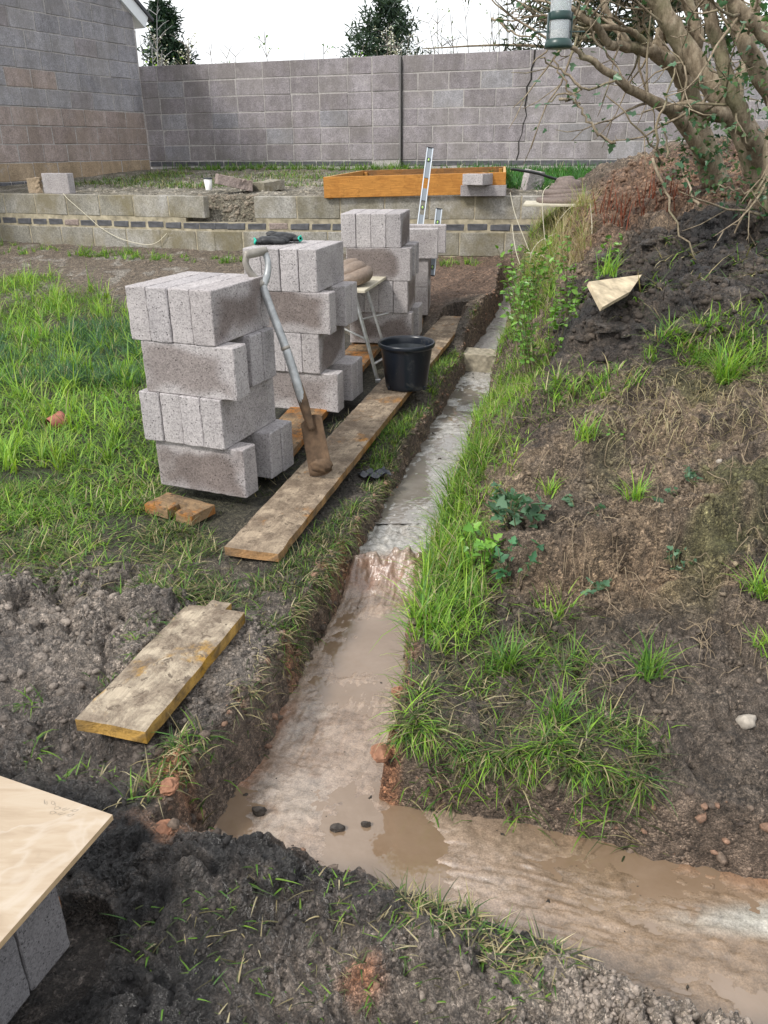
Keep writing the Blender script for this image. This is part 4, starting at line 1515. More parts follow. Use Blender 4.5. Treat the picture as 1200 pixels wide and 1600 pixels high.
# blade
bl_tl, bl_tr = at(469, 659, 3.365), at(501, 646, 3.35)
bl_bl, bl_br = at(484, 744, 3.29), at(519, 735, 3.27)
bm = bmesh.new()
nx, ny = 8, 12
nrm = (bl_tr - bl_tl).cross(bl_bl - bl_tl).normalized()
G_ = {}
for s_, off_ in ((0, 0), (1, .004)):
    for i in range(nx + 1):
        for j in range(ny + 1):
            u_, v_ = i / nx, j / ny
            tip = .012 * math.sin(math.pi * u_) * (1 if j == ny else 0)
            p = (bl_tl.lerp(bl_tr, u_)).lerp(bl_bl.lerp(bl_br, u_), v_)
            bow = nrm * (.022 * (1 - (2 * u_ - 1) ** 2) * (1 - .5 * v_) + off_ + random.uniform(0, .0015))
            dn = (bl_bl - bl_tl).normalized() * tip
            if j == 0: dn = (bl_bl - bl_tl).normalized() * (-.012 * abs(math.sin(math.pi * u_ * 1.0)) + .010 * abs(2 * u_ - 1))
            G_[s_, i, j] = bm.verts.new(p + bow + dn - so)
for s_ in (0, 1):
    for i in range(nx):
        for j in range(ny):
            q = [G_[s_, i, j], G_[s_, i + 1, j], G_[s_, i + 1, j + 1], G_[s_, i, j + 1]]
            bm.faces.new(q if s_ == 0 else q[::-1])
for i in range(nx):
    bm.faces.new((G_[0, i, 0], G_[1, i, 0], G_[1, i + 1, 0], G_[0, i + 1, 0]))
    bm.faces.new((G_[0, i + 1, ny], G_[1, i + 1, ny], G_[1, i, ny], G_[0, i, ny]))
for j in range(ny):
    bm.faces.new((G_[0, 0, j + 1], G_[1, 0, j + 1], G_[1, 0, j], G_[0, 0, j]))
    bm.faces.new((G_[0, nx, j], G_[1, nx, j], G_[1, nx, j + 1], G_[0, nx, j + 1]))
bm_obj('blade', bm, M_RUST, sp, True)
# mud stuck at the blade tip
bm = bmesh.new()
bmesh.ops.create_icosphere(bm, subdivisions=3, radius=1)
mc = at(502, 728, 3.262)
for v in bm.verts:
    n_ = 1 + .25 * math.sin(v.co.x * 7 + v.co.z * 5) * math.cos(v.co.y * 6)
    v.co = Vector((v.co.x * .045 * n_, v.co.y * .012 * n_, v.co.z * .032 * n_)) + mc - so
bm_obj('mud', bm, M_RUST, sp, True)

# bucket -----------------------------------------------------------
bk = empty('bucket', (.140, 4.64, .105), 0, 'black plastic builders bucket with rolled rim standing on the long board', 'bucket')
bm = bmesh.new()
prof = [(0.0, .006), (.108, .006), (.118, 0), (.121, .004), (.125, .03), (.150, .205), (.152, .212), (.163, .214), (.166, .219), (.167, .232), (.162, .238), (.155, .236), (.151, .226),
        (.147, .20), (.121, .03), (.116, .012), (0.0, .012)]
lathe(bm, prof[1:-1], 56)
bm_obj('shell', bm, M_BLACK, bk, True)
bm = bmesh.new()
lathe(bm, [(.119, .010), (.06, .011), (.001, .011)], 40)
bm_obj('inner_base', bm, M_BLACK_D, bk, True)
bm = bmesh.new()
lathe(bm, [(.1205, .03), (.1235, .05), (.1460, .198)], 56)
bm_obj('dusty_lining', bm, M_BLACK_D, bk, True)
bm = bmesh.new()
for a_ in (-2.55, -.6):
    c_, s_ = math.cos(a_), math.sin(a_)
    box_bm(bm, c_ * .12 - .012, c_ * .12 + .012, s_ * .12 - .006, s_ * .12 + .006, -.001, .016, .002)
bm_obj('foot', bm, M_BLACK, bk)
bk.scale = (1, 1, 1.13)

# gloves -----------------------------------------------------------
def skin(name, verts, edges, radii, mat, parent, sub=2, flat=1.0):
    me = bpy.data.meshes.new(name)
    bs = bmesh.new()
    lay = bs.verts.layers.skin.verify()
    bv = [bs.verts.new(v) for v in verts]
    for i, r_ in enumerate(radii):
        bv[i][lay].radius = (r_, r_ * flat) if not isinstance(r_, tuple) else r_
    bv[0][lay].use_root = True
    for e in edges: bs.edges.new((bv[e[0]], bv[e[1]]))
    bs.to_mesh(me)
    bs.free()
    o = bpy.data.objects.new(name, me)
    COL.objects.link(o)
    o.modifiers.new('s', 'SKIN').use_smooth_shade = True
    sb = o.modifiers.new('d', 'SUBSURF')
    sb.levels = sb.render_levels = sub
    dg = bpy.context.evaluated_depsgraph_get()
    m2 = bpy.data.meshes.new_from_object(o.evaluated_get(dg))
    bpy.data.objects.remove(o)
    bpy.data.meshes.remove(me)
    m2.name = name
    m2.materials.clear()
    m2.materials.append(mat)
    o2 = bpy.data.objects.new(name, m2)
    COL.objects.link(o2)
    o2.parent = parent
    return o2


def glove(loc, rz, flip, label, lift=0.0):
    t = empty('work_glove', loc, rz, label, 'glove', 'pair of work gloves on the second stack')
    f = flip
    V_ = [(0, 0, .016), (.045, 0, .020), (.085, .004 * f, .021),
          (.112, .030 * f, .018), (.140, .040 * f, .022), (.163, .046 * f, .014),
          (.116, .010 * f, .020), (.150, .014 * f, .026), (.178, .016 * f, .014),
          (.114, -.012 * f, .019), (.148, -.014 * f, .020), (.172, -.018 * f, .010),
          (.104, -.034 * f, .016), (.130, -.042 * f, .016), (.148, -.047 * f, .010),
          (.055, .042 * f, .015), (.082, .066 * f, .018), (.100, .074 * f, .012)]
    E_ = [(0, 1), (1, 2), (2, 3), (3, 4), (4, 5), (2, 6), (6, 7), (7, 8), (2, 9), (9, 10), (10, 11), (2, 12), (12, 13), (13, 14), (1, 15), (15, 16), (16, 17)]
    R_ = [(.036, .020), (.044, .024), (.046, .022), .016, .015, .012, .016, .0155, .012, .016, .015, .012, .015, .013, .010, .018, .016, .012]
    V_ = [(x, y, z + lift * (x * 1.2)) for x, y, z in V_]
    skin('glove_hand', V_, E_, R_, M_GLOVE, t)
    bm = bmesh.new()
    ring = [Vector((-.012 + .004 * math.sin(3 * a), .040 * math.cos(a), .016 + .014 * math.sin(a))) for a in np.linspace(0, 2 * math.pi, 25)]
    tube(bm, ring, .0048, 6, False)
    bm_obj('cuff', bm, M_TEAL, t, True)
    bm = bmesh.new()
    for (xa, ra) in ((-.012, 1.0), (.006, .97), (.024, 1.0)):
        pass
    rings = []
    for xa, k_ in ((-.013, 1.0), (.004, .95), (.022, 1.02)):
        rings.append([bm.verts.new((xa, .040 * k_ * math.cos(a), .016 + .0155 * k_ * math.sin(a))) for a in np.linspace(0, 2 * math.pi, 20, endpoint=False)])
    for a, b in zip(rings[:-1], rings[1:]):
        for k in range(20): bm.faces.new((a[k], a[(k + 1) % 20], b[(k + 1) % 20], b[k]))
    bm_obj('wrist', bm, M_GLOVE, t, True)
    return t


glove((-.668, 4.53, .930), math.radians(8), 1, 'black work glove with turquoise cuff at the left on the second stack')
glove((-.455, 4.60, .934), math.radians(176), -1, 'black work glove with turquoise cuff at the right lying over the other glove', lift=.10)


# mortar boards ----------------------------------------------------
def mortar_pile(parent, c, sc, mat, lobes, name='mortar_heap', lab=None, cat=None):
    bm = bmesh.new()
    for path, r0 in lobes:
        P = smooth_path(path, 6)
        n_ = len(P)
        rad = [r0 * (0.45 + .6 * math.sin(math.pi * min(1, .12 + .8 * i / n_))) for i in range(n_)]
        tube(bm, [Vector(p) * sc for p in P], [r * sc for r in rad], 14)
    o = bm_obj(name, bm, mat, parent, True)
    o.location = c
    if cat: tag(o, lab, cat)
    return o


st = empty('folding_stool', (-.05, 5.3, .06), 0, 'folding aluminium trestle with a pale board top standing behind the bucket', 'trestle')
so = Vector((-.05, 5.3, .06))
nr, fr = Vector((-.105, 5.05, .60)), Vector((.050, 5.70, .60))
lw = Vector((-.42, .10, 0))
bm = bmesh.new()
pts = [nr, fr, fr + lw, nr + lw]
t_ = [bm.verts.new(p - so) for p in pts]
b_ = [bm.verts.new(p - so - Vector((0, 0, .018))) for p in pts]
bm.faces.new(t_)
bm.faces.new(b_[::-1])
for i in range(4): bm.faces.new((b_[i], b_[(i + 1) % 4], t_[(i + 1) % 4], t_[i]))
bmesh.ops.bevel(bm, geom=bm.edges[:], offset=.002, segments=1, affect='EDGES')
o = bm_obj('board_top', bm, M_PLY, st)
def bar(name, a, b, w, t, mat, parent, so):
    a, b = Vector(a) - so, Vector(b) - so
    d = (b - a)
    L_ = d.length
    bm = bmesh.new()
    box_bm(bm, -w / 2, w / 2, -t / 2, t / 2, 0, L_, min(w, t) * .2)
    o = bm_obj(name, bm, mat, parent)
    o.rotation_euler = d.to_track_quat('Z', 'Y').to_euler()
    o.location = a
    return o
footA, footB = Vector((-.030, 5.0, .035)), at(622, 592, 5.55)
footB.z = .06
topA, topB = Vector((-.175, 5.10, .583)), Vector((-.085, 5.35, .583))
bar('leg', topA, footA, .026, .014, M_ALU, st, so)
bar('leg', Vector((-.095, 5.17, .583)), at(618, 600, 5.15) , .028, .014, M_ALU, st, so)
bar('leg', topA + Vector((-.2, .18, 0)), Vector((-.30, 5.35, .06)), .026, .014, M_ALU, st, so)
bar('leg', topB + Vector((-.2, .28, 0)), Vector((-.16, 5.95, .08)), .026, .014, M_ALU, st, so)
bar('brace', topA.lerp(footA, .52), topA.lerp(footA, .52) + Vector((-.20, .12, .07)), .018, .01, M_ALU, st, so)
bar('brace', topA.lerp(footA, .30), topA.lerp(footA, .30) + Vector((.17, .30, -.02)), .018, .01, M_ALU, st, so)
bar('cross_bar', topA.lerp(footA, .80), topA.lerp(footA, .80) + Vector((.11, .18, .02)), .018, .012, M_ALU, st, so)
for f_ in (footA,):
    bm = bmesh.new()
    box_bm(bm, -.018, .018, -.012, .012, -.012, .02, .004)
    o = bm_obj('foot', bm, M_ALU, st)
    o.location = f_ - so
tag(mortar_pile(None, (-.175, 5.30, .625), 1.0, M_MORTAR, [
    ([(-.12, -.10, .0), (-.02, -.13, .02), (.06, -.08, .04), (.075, .03, .045), (.05, .10, .03)], .045),
    ([(-.13, -.05, .02), (-.04, -.07, .055), (.03, -.03, .075), (.04, .06, .06)], .048),
    ([(-.14, .01, .04), (-.06, .0, .08), (.0, .03, .09), (.0, .08, .07)], .042),
    ([(-.15, .05, .0), (-.08, .06, .03), (0, .09, .02)], .06)]), 'smooth brown mortar heap in folds on the trestle board behind the bucket', 'mortar')
sb = empty('spot_board', (1.46, 7.15, .95), math.radians(-12), 'pale spot board carrying dark mortar beside the brown soil heap', 'board')
bm = bmesh.new()
box_bm(bm, -.26, .26, -.24, .24, 0, .018, .002)
bm_obj('board_top', bm, M_PLY, sb)
lobes = []
for k in range(6):
    r_ = .20 - .030 * k
    lobes.append(([(r_ * math.cos(a) * 1.05 + .02 * math.sin(k * 2), r_ * math.sin(a) * .85, .02 + k * .030) for a in np.linspace(-2.9, 2.9 - .3 * (k % 2), 12)], .036))
lobes.append(([(-.05, 0, .03), (0.02, 0, .10), (.04, .02, .16)], .12))
mp_o = mortar_pile(None, (1.53, 7.17, .965), 1.0, M_MORTAR_D, lobes)
tag(mp_o, 'dark ridged mortar heap on the spot board beside the brown soil', 'mortar')


# spirit levels ----------------------------------------------------
def level(a, b, w, label, vials, slots):
    a, b = Vector(a), Vector(b)
    d = b - a
    L_ = d.length
    t = empty('spirit_level', a, 0, label, 'spirit level', 'spirit levels leaning by the block stacks')
    X_ = d.normalized()
    Yv = Vector((0, -1, 0))
    Yv = (Yv - X_ * Yv.dot(X_)).normalized()      # thickness, facing the camera
    Zv = X_.cross(Yv)
    t.matrix_world = Matrix(((X_.x, Yv.x, Zv.x, a.x), (X_.y, Yv.y, Zv.y, a.y), (X_.z, Yv.z, Zv.z, a.z), (0, 0, 0, 1)))
    for s_ in (-1, 1):
        bm = bmesh.new()
        box_bm(bm, 0, L_, -.013, .013, s_ * w / 2 - (.009 if s_ > 0 else 0), s_ * w / 2 + (.009 if s_ < 0 else 0), .0015)
        bm_obj('flange', bm, M_ALU2, t)
    # web with openings: pieces between the slots
    edges = [0] + [q for s0_, s1_ in slots for q in (s0_ * L_, s1_ * L_)] + [L_]
    bm = bmesh.new()
    for i in range(0, len(edges), 2):
        box_bm(bm, edges[i], edges[i + 1], -.006, .006, -w / 2 + .0091, w / 2 - .0091)
    bm_obj('web', bm, M_BLUEGREY, t)
    bm = bmesh.new()
    box_bm(bm, -.006, 0, -.014, .014, -w / 2 - .001, w / 2 + .001, .002)
    box_bm(bm, L_, L_ + .006, -.014, .014, -w / 2 - .001, w / 2 + .001, .002)
    bm_obj('end_cap', bm, M_BLACK, t)
    for q in vials:
        bm = bmesh.new()
        n_ = 20
        for r0_, r1_ in ((.013, .019),):
            a0 = [bm.verts.new((q * L_ + r1_ * math.cos(2 * math.pi * k / n_), .0085, r1_ * math.sin(2 * math.pi * k / n_))) for k in range(n_)]
            a1 = [bm.verts.new((q * L_ + r0_ * math.cos(2 * math.pi * k / n_), .0085, r0_ * math.sin(2 * math.pi * k / n_))) for k in range(n_)]
            a2 = [bm.verts.new((q * L_ + r1_ * math.cos(2 * math.pi * k / n_), .0055, r1_ * math.sin(2 * math.pi * k / n_))) for k in range(n_)]
            for k in range(n_):
                bm.faces.new((a0[k], a0[(k + 1) % n_], a1[(k + 1) % n_], a1[k]))
                bm.faces.new((a2[k], a2[(k + 1) % n_], a0[(k + 1) % n_], a0[k]))
        bm_obj('vial_ring', bm, M_BLACK, t)
        bm = bmesh.new()
        tube(bm, [(q * L_ - .012, .007, 0), (q * L_ + .012, .007, 0)], .006, 10)
        bm_obj('vial', bm, M_VIAL, t, True)
    return t


lt = at(672, 232, 7.45)
lb = at(648, 418, 6.98)
level(lb, lt, .056, 'long aluminium spirit level leaning upright behind the fourth stack', [.10, .50, .90], [(.44, .56), (.63, .72)][:1] + [(.66, .75)])
level(at(674, 430, 6.92), at(686, 327, 7.1), .055, 'short aluminium spirit level standing behind the fourth stack', [.12, .80], [(.45, .62)])

# raised bed frame -------------------------------------------------
bd = empty('raised_bed', (-.57, 8.62, .940), (math.radians(0), math.radians(-1.2), math.radians(-8)), 'long empty orange-stained timber planter frame on the terrace behind the retaining wall', 'planter')
BL, BD, BH, BT = 1.80, 2.40, .195, .030
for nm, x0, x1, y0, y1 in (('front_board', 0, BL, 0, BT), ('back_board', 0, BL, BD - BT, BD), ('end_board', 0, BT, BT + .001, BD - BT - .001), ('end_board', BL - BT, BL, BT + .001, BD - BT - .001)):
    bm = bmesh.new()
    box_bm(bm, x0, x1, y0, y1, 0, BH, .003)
    bm_obj(nm, bm, M_BED_SHADE if nm == 'back_board' else M_BED, bd)
for x in (.06, BL - .06):
    for y in (BT + .026, BD - BT - .026):
        bm = bmesh.new()
        box_bm(bm, x - .022, x + .022, y - .024, y + .024, -.01, BH - .02, .003)
        bm_obj('corner_post', bm, M_BED, bd)

# hose, cup, string, pot, panel ------------------------------------
bm = bmesh.new()
tube(bm, smooth_path([at(799, 264, 8.7), at(812, 266, 8.75), at(840, 271, 8.9), at(870, 280, 9.0), at(905, 286, 9.1)], 6), .014, 8)
o = bm_obj('hose', bm, M_HOSE, None, True)
tag(o, 'black hose running from the planter corner over the terrace grass', 'hose')
cp = empty('paper_cup', (-1.905, 9.55, .985), 0, 'small white cup with a dark rim standing on the terrace soil', 'cup')
bm = bmesh.new()
lathe(bm, [(.034, 0), (.034, .001), (.046, .115), (.043, .115), (.032, .004)], 24, True)
o = bm_obj('cup_body', bm, M_WHITE, cp, True)
bm = bmesh.new()
lathe(bm, [(.0465, .112), (.049, .114), (.049, .124), (.045, .127), (.043, .124)], 24)
bm_obj('rim', bm, M_BLACK_D, cp, True)
bm = bmesh.new()
sp_ = [(-3.52, 9.545, .965), (-3.45, 9.50, .90), (-3.25, 9.42, .74), (-3.1, 9.36, .62), (-2.9, 9.27, .525), (-2.7, 9.19, .475), (-2.52, 9.12, .46), (-2.40, 9.07, .50), (-2.30, 9.05, .58)]
tube(bm, smooth_path(sp_, 6), .0034, 6)
tag(bm_obj('string', bm, M_STRING, None, True), 'cream plastic string looping down the face of the retaining wall', 'string')
bm = bmesh.new()
lathe(bm, [(.0, 0), (.055, .0), (.06, .01), (.075, .11), (.082, .112), (.082, .135), (.074, .136), (.066, .11), (.05, .012), (.0, .012)][1:-1], 24)
for v in list(bm.verts):
    v.co += Vector((random.uniform(-.002, .002),) * 3)
pz = gp(72, 640, .12)
o = bm_obj('plant_pot', bm, M_TERRA, None, True)
o.location = (pz.x, pz.y, .03)
o.rotation_euler = (1.45, .2, 2.4)
o.scale = (.65, .65, .65)
tag(o, 'small terracotta pot lying in the long lawn grass at left', 'pot')
# pale panel sticking out of the heap
pp = [at(920, 440, 3.52), at(1003, 429, 3.74), at(985, 455, 3.54), at(941, 480, 3.34)]
bm = bmesh.new()
nrm = (pp[1] - pp[0]).cross(pp[3] - pp[0]).normalized()
if nrm.z < 0: nrm = -nrm
a_ = [bm.verts.new(p) for p in pp]
b_ = [bm.verts.new(p - nrm * .02) for p in pp]
bm.faces.new(a_); bm.faces.new(b_[::-1])
for i in range(4): bm.faces.new((b_[i], b_[(i + 1) % 4], a_[(i + 1) % 4], a_[i]))
tag(bm_obj('board_offcut', bm, simple('pale chipboard', (0.46, 0.38, 0.26), .8, noise_scale=24, var=.42, bump=.003)), 'pale broken board offcut sticking out of the black soil heap', 'board')

# tile on blocks at the lower left ---------------------------------
tl = empty('stone_tile', (-.516, 1.136, .262), 0, 'large cream travertine tile laid on two blocks at the lower left', 'tile')
ex = Vector((-.925, .38, 0)).normalized()
ey = Vector((-.345, -.94, 0)).normalized()
bm = bmesh.new()
c4_ = [Vector((0, 0, 0)), ex * .6, ex * .6 + ey * .6, ey * .6]
a_ = [bm.verts.new(p) for p in c4_]
b_ = [bm.verts.new(p - Vector((0, 0, .012))) for p in c4_]
bm.faces.new(a_)
ft = bm.faces[:] if False else None
bm.faces.new(b_[::-1])
for i in range(4): bm.faces.new((b_[i], b_[(i + 1) % 4], a_[(i + 1) % 4], a_[i]))
bmesh.ops.recalc_face_normals(bm, faces=bm.faces[:])
o = bm_obj('tile_slab', bm, M_TRAV, tl)
o.data.materials.append(M_TRAVE)
for p in o.data.polygons:
    if abs(p.normal.z) < .5: p.material_index = 1
bm = bmesh.new()
for r0 in range(2):
    for q in range(5 - 2 * r0):
        cpt = ex * (.075 + q * .017) + ey * (.018 + .012 * r0 + .004 * (q % 3))
        pts = [cpt + ex * (.004 * math.cos(a * 1.7 + q)) * (1 + a * .3) + ey * (.0045 * math.sin(a * 2.1 + q * 2)) + Vector((0, 0, .0004)) for a in np.linspace(0, 4, 7)]
        tube(bm, pts, .0003, 4)
o = bm_obj('pencil_scribble', bm, simple('pencil', (.32, .28, .23), .7), tl)
# blocks under the tile, end faces towards the camera side
bc0 = gp(122, 1372, .24)
ya = math.atan2(ey.y, ey.x)
for i in range(2):
    c_ = Vector((-.607, 1.045, 0)) + ey * (.052 + .103 * i) + Vector((ey.y, -ey.x, 0)) * .21 + Vector((0, 0, .1415))
    put_block(c_, (0, 0, ya + math.pi / 2), MB_WET, ['grey concrete block under the tile, the farther of two', 'grey concrete block under the tile, the nearer of two'][i], 'blocks under the tile')
bx = Vector((-.66, .93, .033))
board('timber_offcut', bx + ex * .05 - ey * .18, bx + ex * .05 + ey * .25, .10, .035, M_BOARD_O, 'orange timber batten under the blocks at the lower left corner', 'timber', side=-1)

# bird feeder ------------------------------------------------------
fp = at(872, 76, 2.85)
bf = empty('bird_feeder', fp, 0, 'clear tube bird feeder with dark green base hanging from the tree', 'bird feeder')
bm = bmesh.new(); lathe(bm, [(.0, 0), (.040, 0), (.043, .006), (.041, .018), (.034, .026), (.0, .026)][1:-1], 28, True)
bm_obj('base', bm, M_GREEN_D, bf, True)
bm = bmesh.new(); lathe(bm, [(.031, .02), (.031, .30), (.028, .30), (.028, .02)], 28)
bm_obj('tube', bm, M_CLEAR, bf, True)
bm = bmesh.new(); lathe(bm, [(.0325, .075), (.0345, .078), (.0345, .095), (.0325, .098)], 28)
bm_obj('band', bm, M_GREEN_D, bf, True)
for s_ in (-1, 1):
    bm = bmesh.new()
    box_bm(bm, s_ * .0355 - .0025, s_ * .0355 + .0025, -.009, .009, .02, .095, .001)
    bm_obj('side_bracket', bm, M_GREEN_D, bf)
    bm = bmesh.new(); tube(bm, [(s_ * .03, 0, .045), (s_ * .078, .0, .045)], .0022, 6)
    bm_obj('perch', bm, M_GREEN_D, bf)
bm = bmesh.new(); lathe(bm, [(.001, .34), (.036, .315), (.038, .30), (.0315, .30)], 28)
bm_obj('lid', bm, M_GREEN_D, bf, True)
bm = bmesh.new(); tube(bm, [(0, 0, .33), (.002, 0, .55)], .0015, 5)
bm_obj('hanging_wire', bm, M_HOSE, bf)
sg = simple('seed mix', (0.45, 0.42, 0.36), .8, noise_scale=160, var=.7)
bm = bmesh.new(); lathe(bm, [(.0268, .027), (.0268, .048), (.001, .054)], 20)
bm_obj('seed', bm, sg, bf, True)

# ------------------------------------------------------------------ clods, stones
def ico_template(sub, seed, flat=.75):
    bm = bmesh.new()
    bmesh.ops.create_icosphere(bm, subdivisions=sub, radius=1)
    r_ = np.random.default_rng(seed)
    V_ = np.array([v.co[:] for v in bm.verts])
    F_ = np.array([[v.index for v in f.verts] for f in bm.faces])
    bm.free()
    ph = r_.uniform(0, 6.28, 6)
    k = 1 + .22 * np.sin(V_[:, 0] * 3.1 + ph[0]) * np.cos(V_[:, 1] * 2.7 + ph[1]) + .16 * np.sin(V_[:, 2] * 5 + ph[2] + V_[:, 0] * 4) + r_.normal(0, .07, len(V_))
    V_ = V_ * k[:, None] * np.array([1, r_.uniform(.65, 1), flat * r_.uniform(.7, 1.1)])
    return V_, F_


def crumb_template(seed):
    r_ = np.random.default_rng(seed)
    t = (1 + 5 ** .5) / 2
    V_ = np.array([(-1, t, 0), (1, t, 0), (-1, -t, 0), (1, -t, 0), (0, -1, t), (0, 1, t), (0, -1, -t), (0, 1, -t), (t, 0, -1), (t, 0, 1), (-t, 0, -1), (-t, 0, 1)]) / 1.9
    F_ = np.array([(0, 11, 5), (0, 5, 1), (0, 1, 7), (0, 7, 10), (0, 10, 11), (1, 5, 9), (5, 11, 4), (11, 10, 2), (10, 7, 6), (7, 1, 8),
                   (3, 9, 4), (3, 4, 2), (3, 2, 6), (3, 6, 8), (3, 8, 9), (4, 9, 5), (2, 4, 11), (6, 2, 10), (8, 6, 7), (9, 8, 1)])
    V_ = V_ * r_.uniform(.55, 1.25, (12, 1)) * np.array([1, r_.uniform(.6, 1), r_.uniform(.5, .9)]) + r_.normal(0, .12, (12, 3))
    return V_, F_


def rough_template(seed):
    V_, F_ = ico_template(1, seed)
    r_ = np.random.default_rng(seed + 500)
    return V_ * r_.uniform(.72, 1.22, (len(V_), 1)), F_


TEMPL = [crumb_template(s) for s in range(12)]
ROUGHT = [rough_template(s) for s in range(12)]
LUMPT = [ico_template(2, s + 20) for s in range(4)]


def scatter_clods(name, P, size, cols, label, cat, big=False, mat=None, sink=.80):
    """P (n,3) points; joined into one rough mesh; small crumbs use 20 faces, larger clods 80"""
    Vs, Fs, Cs, off = [], [], [], 0
    n = len(P)
    cut = .009 if not big else .012
    ang = rng.uniform(0, 6.28, n)
    til = rng.normal(0, .5, n)
    for grp, T_ in ((size < cut, TEMPL), (size >= cut, ROUGHT)):
        ids = np.nonzero(grp)[0]
        if not len(ids): continue
        wh = rng.integers(0, len(T_), len(ids))
        for k in range(len(T_)):
            ii = ids[wh == k]
            if not len(ii): continue
            V_, F_ = T_[k]
            sz = size[ii][:, None]
            x, y, z = V_[None, :, 0] * sz, V_[None, :, 1] * sz, V_[None, :, 2] * sz
            ct, st_ = np.cos(til[ii])[:, None], np.sin(til[ii])[:, None]
            y, z = y * ct - z * st_, y * st_ + z * ct
            c_, s_ = np.cos(ang[ii])[:, None], np.sin(ang[ii])[:, None]
            v = np.stack([x * c_ - y * s_, x * s_ + y * c_, z], 2) + P[ii][:, None, :] + np.array([0, 0, 1]) * (size[ii] * (.5 - sink))[:, None, None]
            Vs.append(v.reshape(-1, 3))
            Fs.append((F_[None] + (np.arange(len(ii)) * len(V_))[:, None, None] + off).reshape(-1, 3))
            off += len(ii) * len(V_)
            Cs.append(np.repeat(cols[ii], len(V_), 0))
    me = np_mesh(name, np.concatenate(Vs), np.concatenate(Fs), np.concatenate(Cs))
    o = link(name, me, mat or M_CLOD, smooth=False)
    tag(o, label, cat, kind='stuff')
    return o


def inpoly(P, poly):
    return poly_sd(P[:, 0], P[:, 1], poly) < 0


def sample(poly, n, mask=None):
    poly = [(p[0], p[1]) for p in poly]
    xs, ys = [p[0] for p in poly], [p[1] for p in poly]
    out, got, tries = [], 0, 0
    while got < n and tries < 60:
        tries += 1
        Q = np.stack([rng.uniform(min(xs), max(xs), n * 2), rng.uniform(min(ys), max(ys), n * 2)], 1)
        k = inpoly(Q, poly)
        if mask is not None: k &= rng.random(len(Q)) < mask(Q[:, 0], Q[:, 1])
        Q = Q[k]
        out.append(Q)
        got += len(Q)
    Q = np.concatenate(out)[:n]
    return Q


def on_ground(Q):
    return surf(Q[:, 0], Q[:, 1])


def not_trench(x, y, m=.015): return (poly_sd(x, y, TRENCH) > m).astype(float)


def clod_set(name, poly, n, smin, smax, label, cat, mask=None, big=False, tint=None, power=2.5):
    Q = sample(poly, n, mask)
    P = on_ground(Q)
    sz = smin + (smax - smin) * rng.random(len(P)) ** power
    col, _ = soil_colour(P[:, 0], P[:, 1], P[:, 2])
    col = col * rng.uniform(.75, 1.2, (len(P), 1))
    if tint is not None: col = col * .3 + np.array(tint) * .7 * rng.uniform(.7, 1.3, (len(P), 1))
    return scatter_clods(name, P, sz, col, label, cat, big)


NEAR = [(-1.2, .55), (-1.0, 1.5), (-.5, 1.38), (-.3, 1.27), (-.07, 1.24), (.12, 1.14), (.37, 1.03), (.7, .90), (1.5, .60), (1.5, .35), (-.6, .45)]
clod_set('soil_clods', NEAR, 7000, .0012, .012, 'black wet clods of topsoil over the near mound', 'soil', not_trench, power=6)
clod_set('soil_clods', [(-1.7, 1.5), (-1.9, 2.4), (-1.4, 2.75), (-.75, 2.6), (-.6, 1.9), (-.5, 1.4)], 5000, .0015, .020, 'grey mud clods trampled left of the short board', 'soil', power=7)
clod_set('soil_clods', [(-.60, 1.45), (-.66, 1.65), (-.42, 2.28), (-.24, 2.3), (-.40, 1.5)], 1500, .002, .013, 'crumbly grey soil between the short board and the trench', 'soil', not_trench, power=4)
clod_set('soil_clods', [(-.46, 2.45), (.45, 6.6), (.85, 6.9), (.45, 5.2), (.15, 4.0), (-.12, 2.75), (-.22, 2.3)], 3000, .004, .018, 'dark clods along the trench edge beside the long board', 'soil', not_trench)
clod_set('soil_clods', [(.05, 2.0), (.4, 2.6), (.75, 3.3), (2.0, 3.2), (1.6, 1.4), (.5, 1.6)], 6000, .002, .014, 'small brown crumbs over the cut bank face', 'soil', power=3.5)
clod_set('soil_clods', [(.80, 3.3), (1.0, 4.7), (2.6, 4.9), (2.3, 3.1)], 5500, .004, .028, 'black clods of the soil heap on the bank', 'soil', power=3.5)
Q = sample([(.86, 3.45), (.95, 4.4), (1.5, 4.8), (2.4, 4.7), (2.2, 3.3), (1.3, 3.3)], 130)
P = on_ground(Q)
lc, lw = soil_colour(P[:, 0], P[:, 1], P[:, 2])
Vs, Fs, Cs, off = [], [], [], 0
for i in range(len(P)):
    V_, F_ = LUMPT[i % 4]
    s_ = .022 + .050 * rng.random() ** 2
    k_ = 1 + .22 * np.sin(V_[:, 0:1] * 6 + i) * np.cos(V_[:, 1:2] * 7 + i * 2) + rng.normal(0, .05, (len(V_), 1))
    a_ = rng.uniform(0, 6.28)
    v = V_ * k_ * s_ * np.array([1.25, .95, .8])
    v = np.stack([v[:, 0] * math.cos(a_) - v[:, 1] * math.sin(a_), v[:, 0] * math.sin(a_) + v[:, 1] * math.cos(a_), v[:, 2]], 1) + P[i] - np.array([0, 0, s_ * .22])
    Vs.append(v); Fs.append(F_ + off); off += len(v); Cs.append(np.repeat(lc[i:i + 1] * rng.uniform(.8, 1.3), len(v), 0))
me = np_mesh('soil_clods', np.concatenate(Vs), np.concatenate(Fs), np.concatenate(Cs), {'wet': np.full(off, .8)})
o = link('soil_clods', me, M_SOIL)
tag(o, 'large wet dark lumps dug up over the black heap', 'soil', kind='stuff')
clod_set('soil_clods', [(1.3, 5.0), (1.3, 6.6), (1.9, 7.2), (3.4, 6.9), (2.9, 5.0)], 7500, .005, .030, 'reddish brown clods of the big heap under the tree', 'soil', power=3.5)
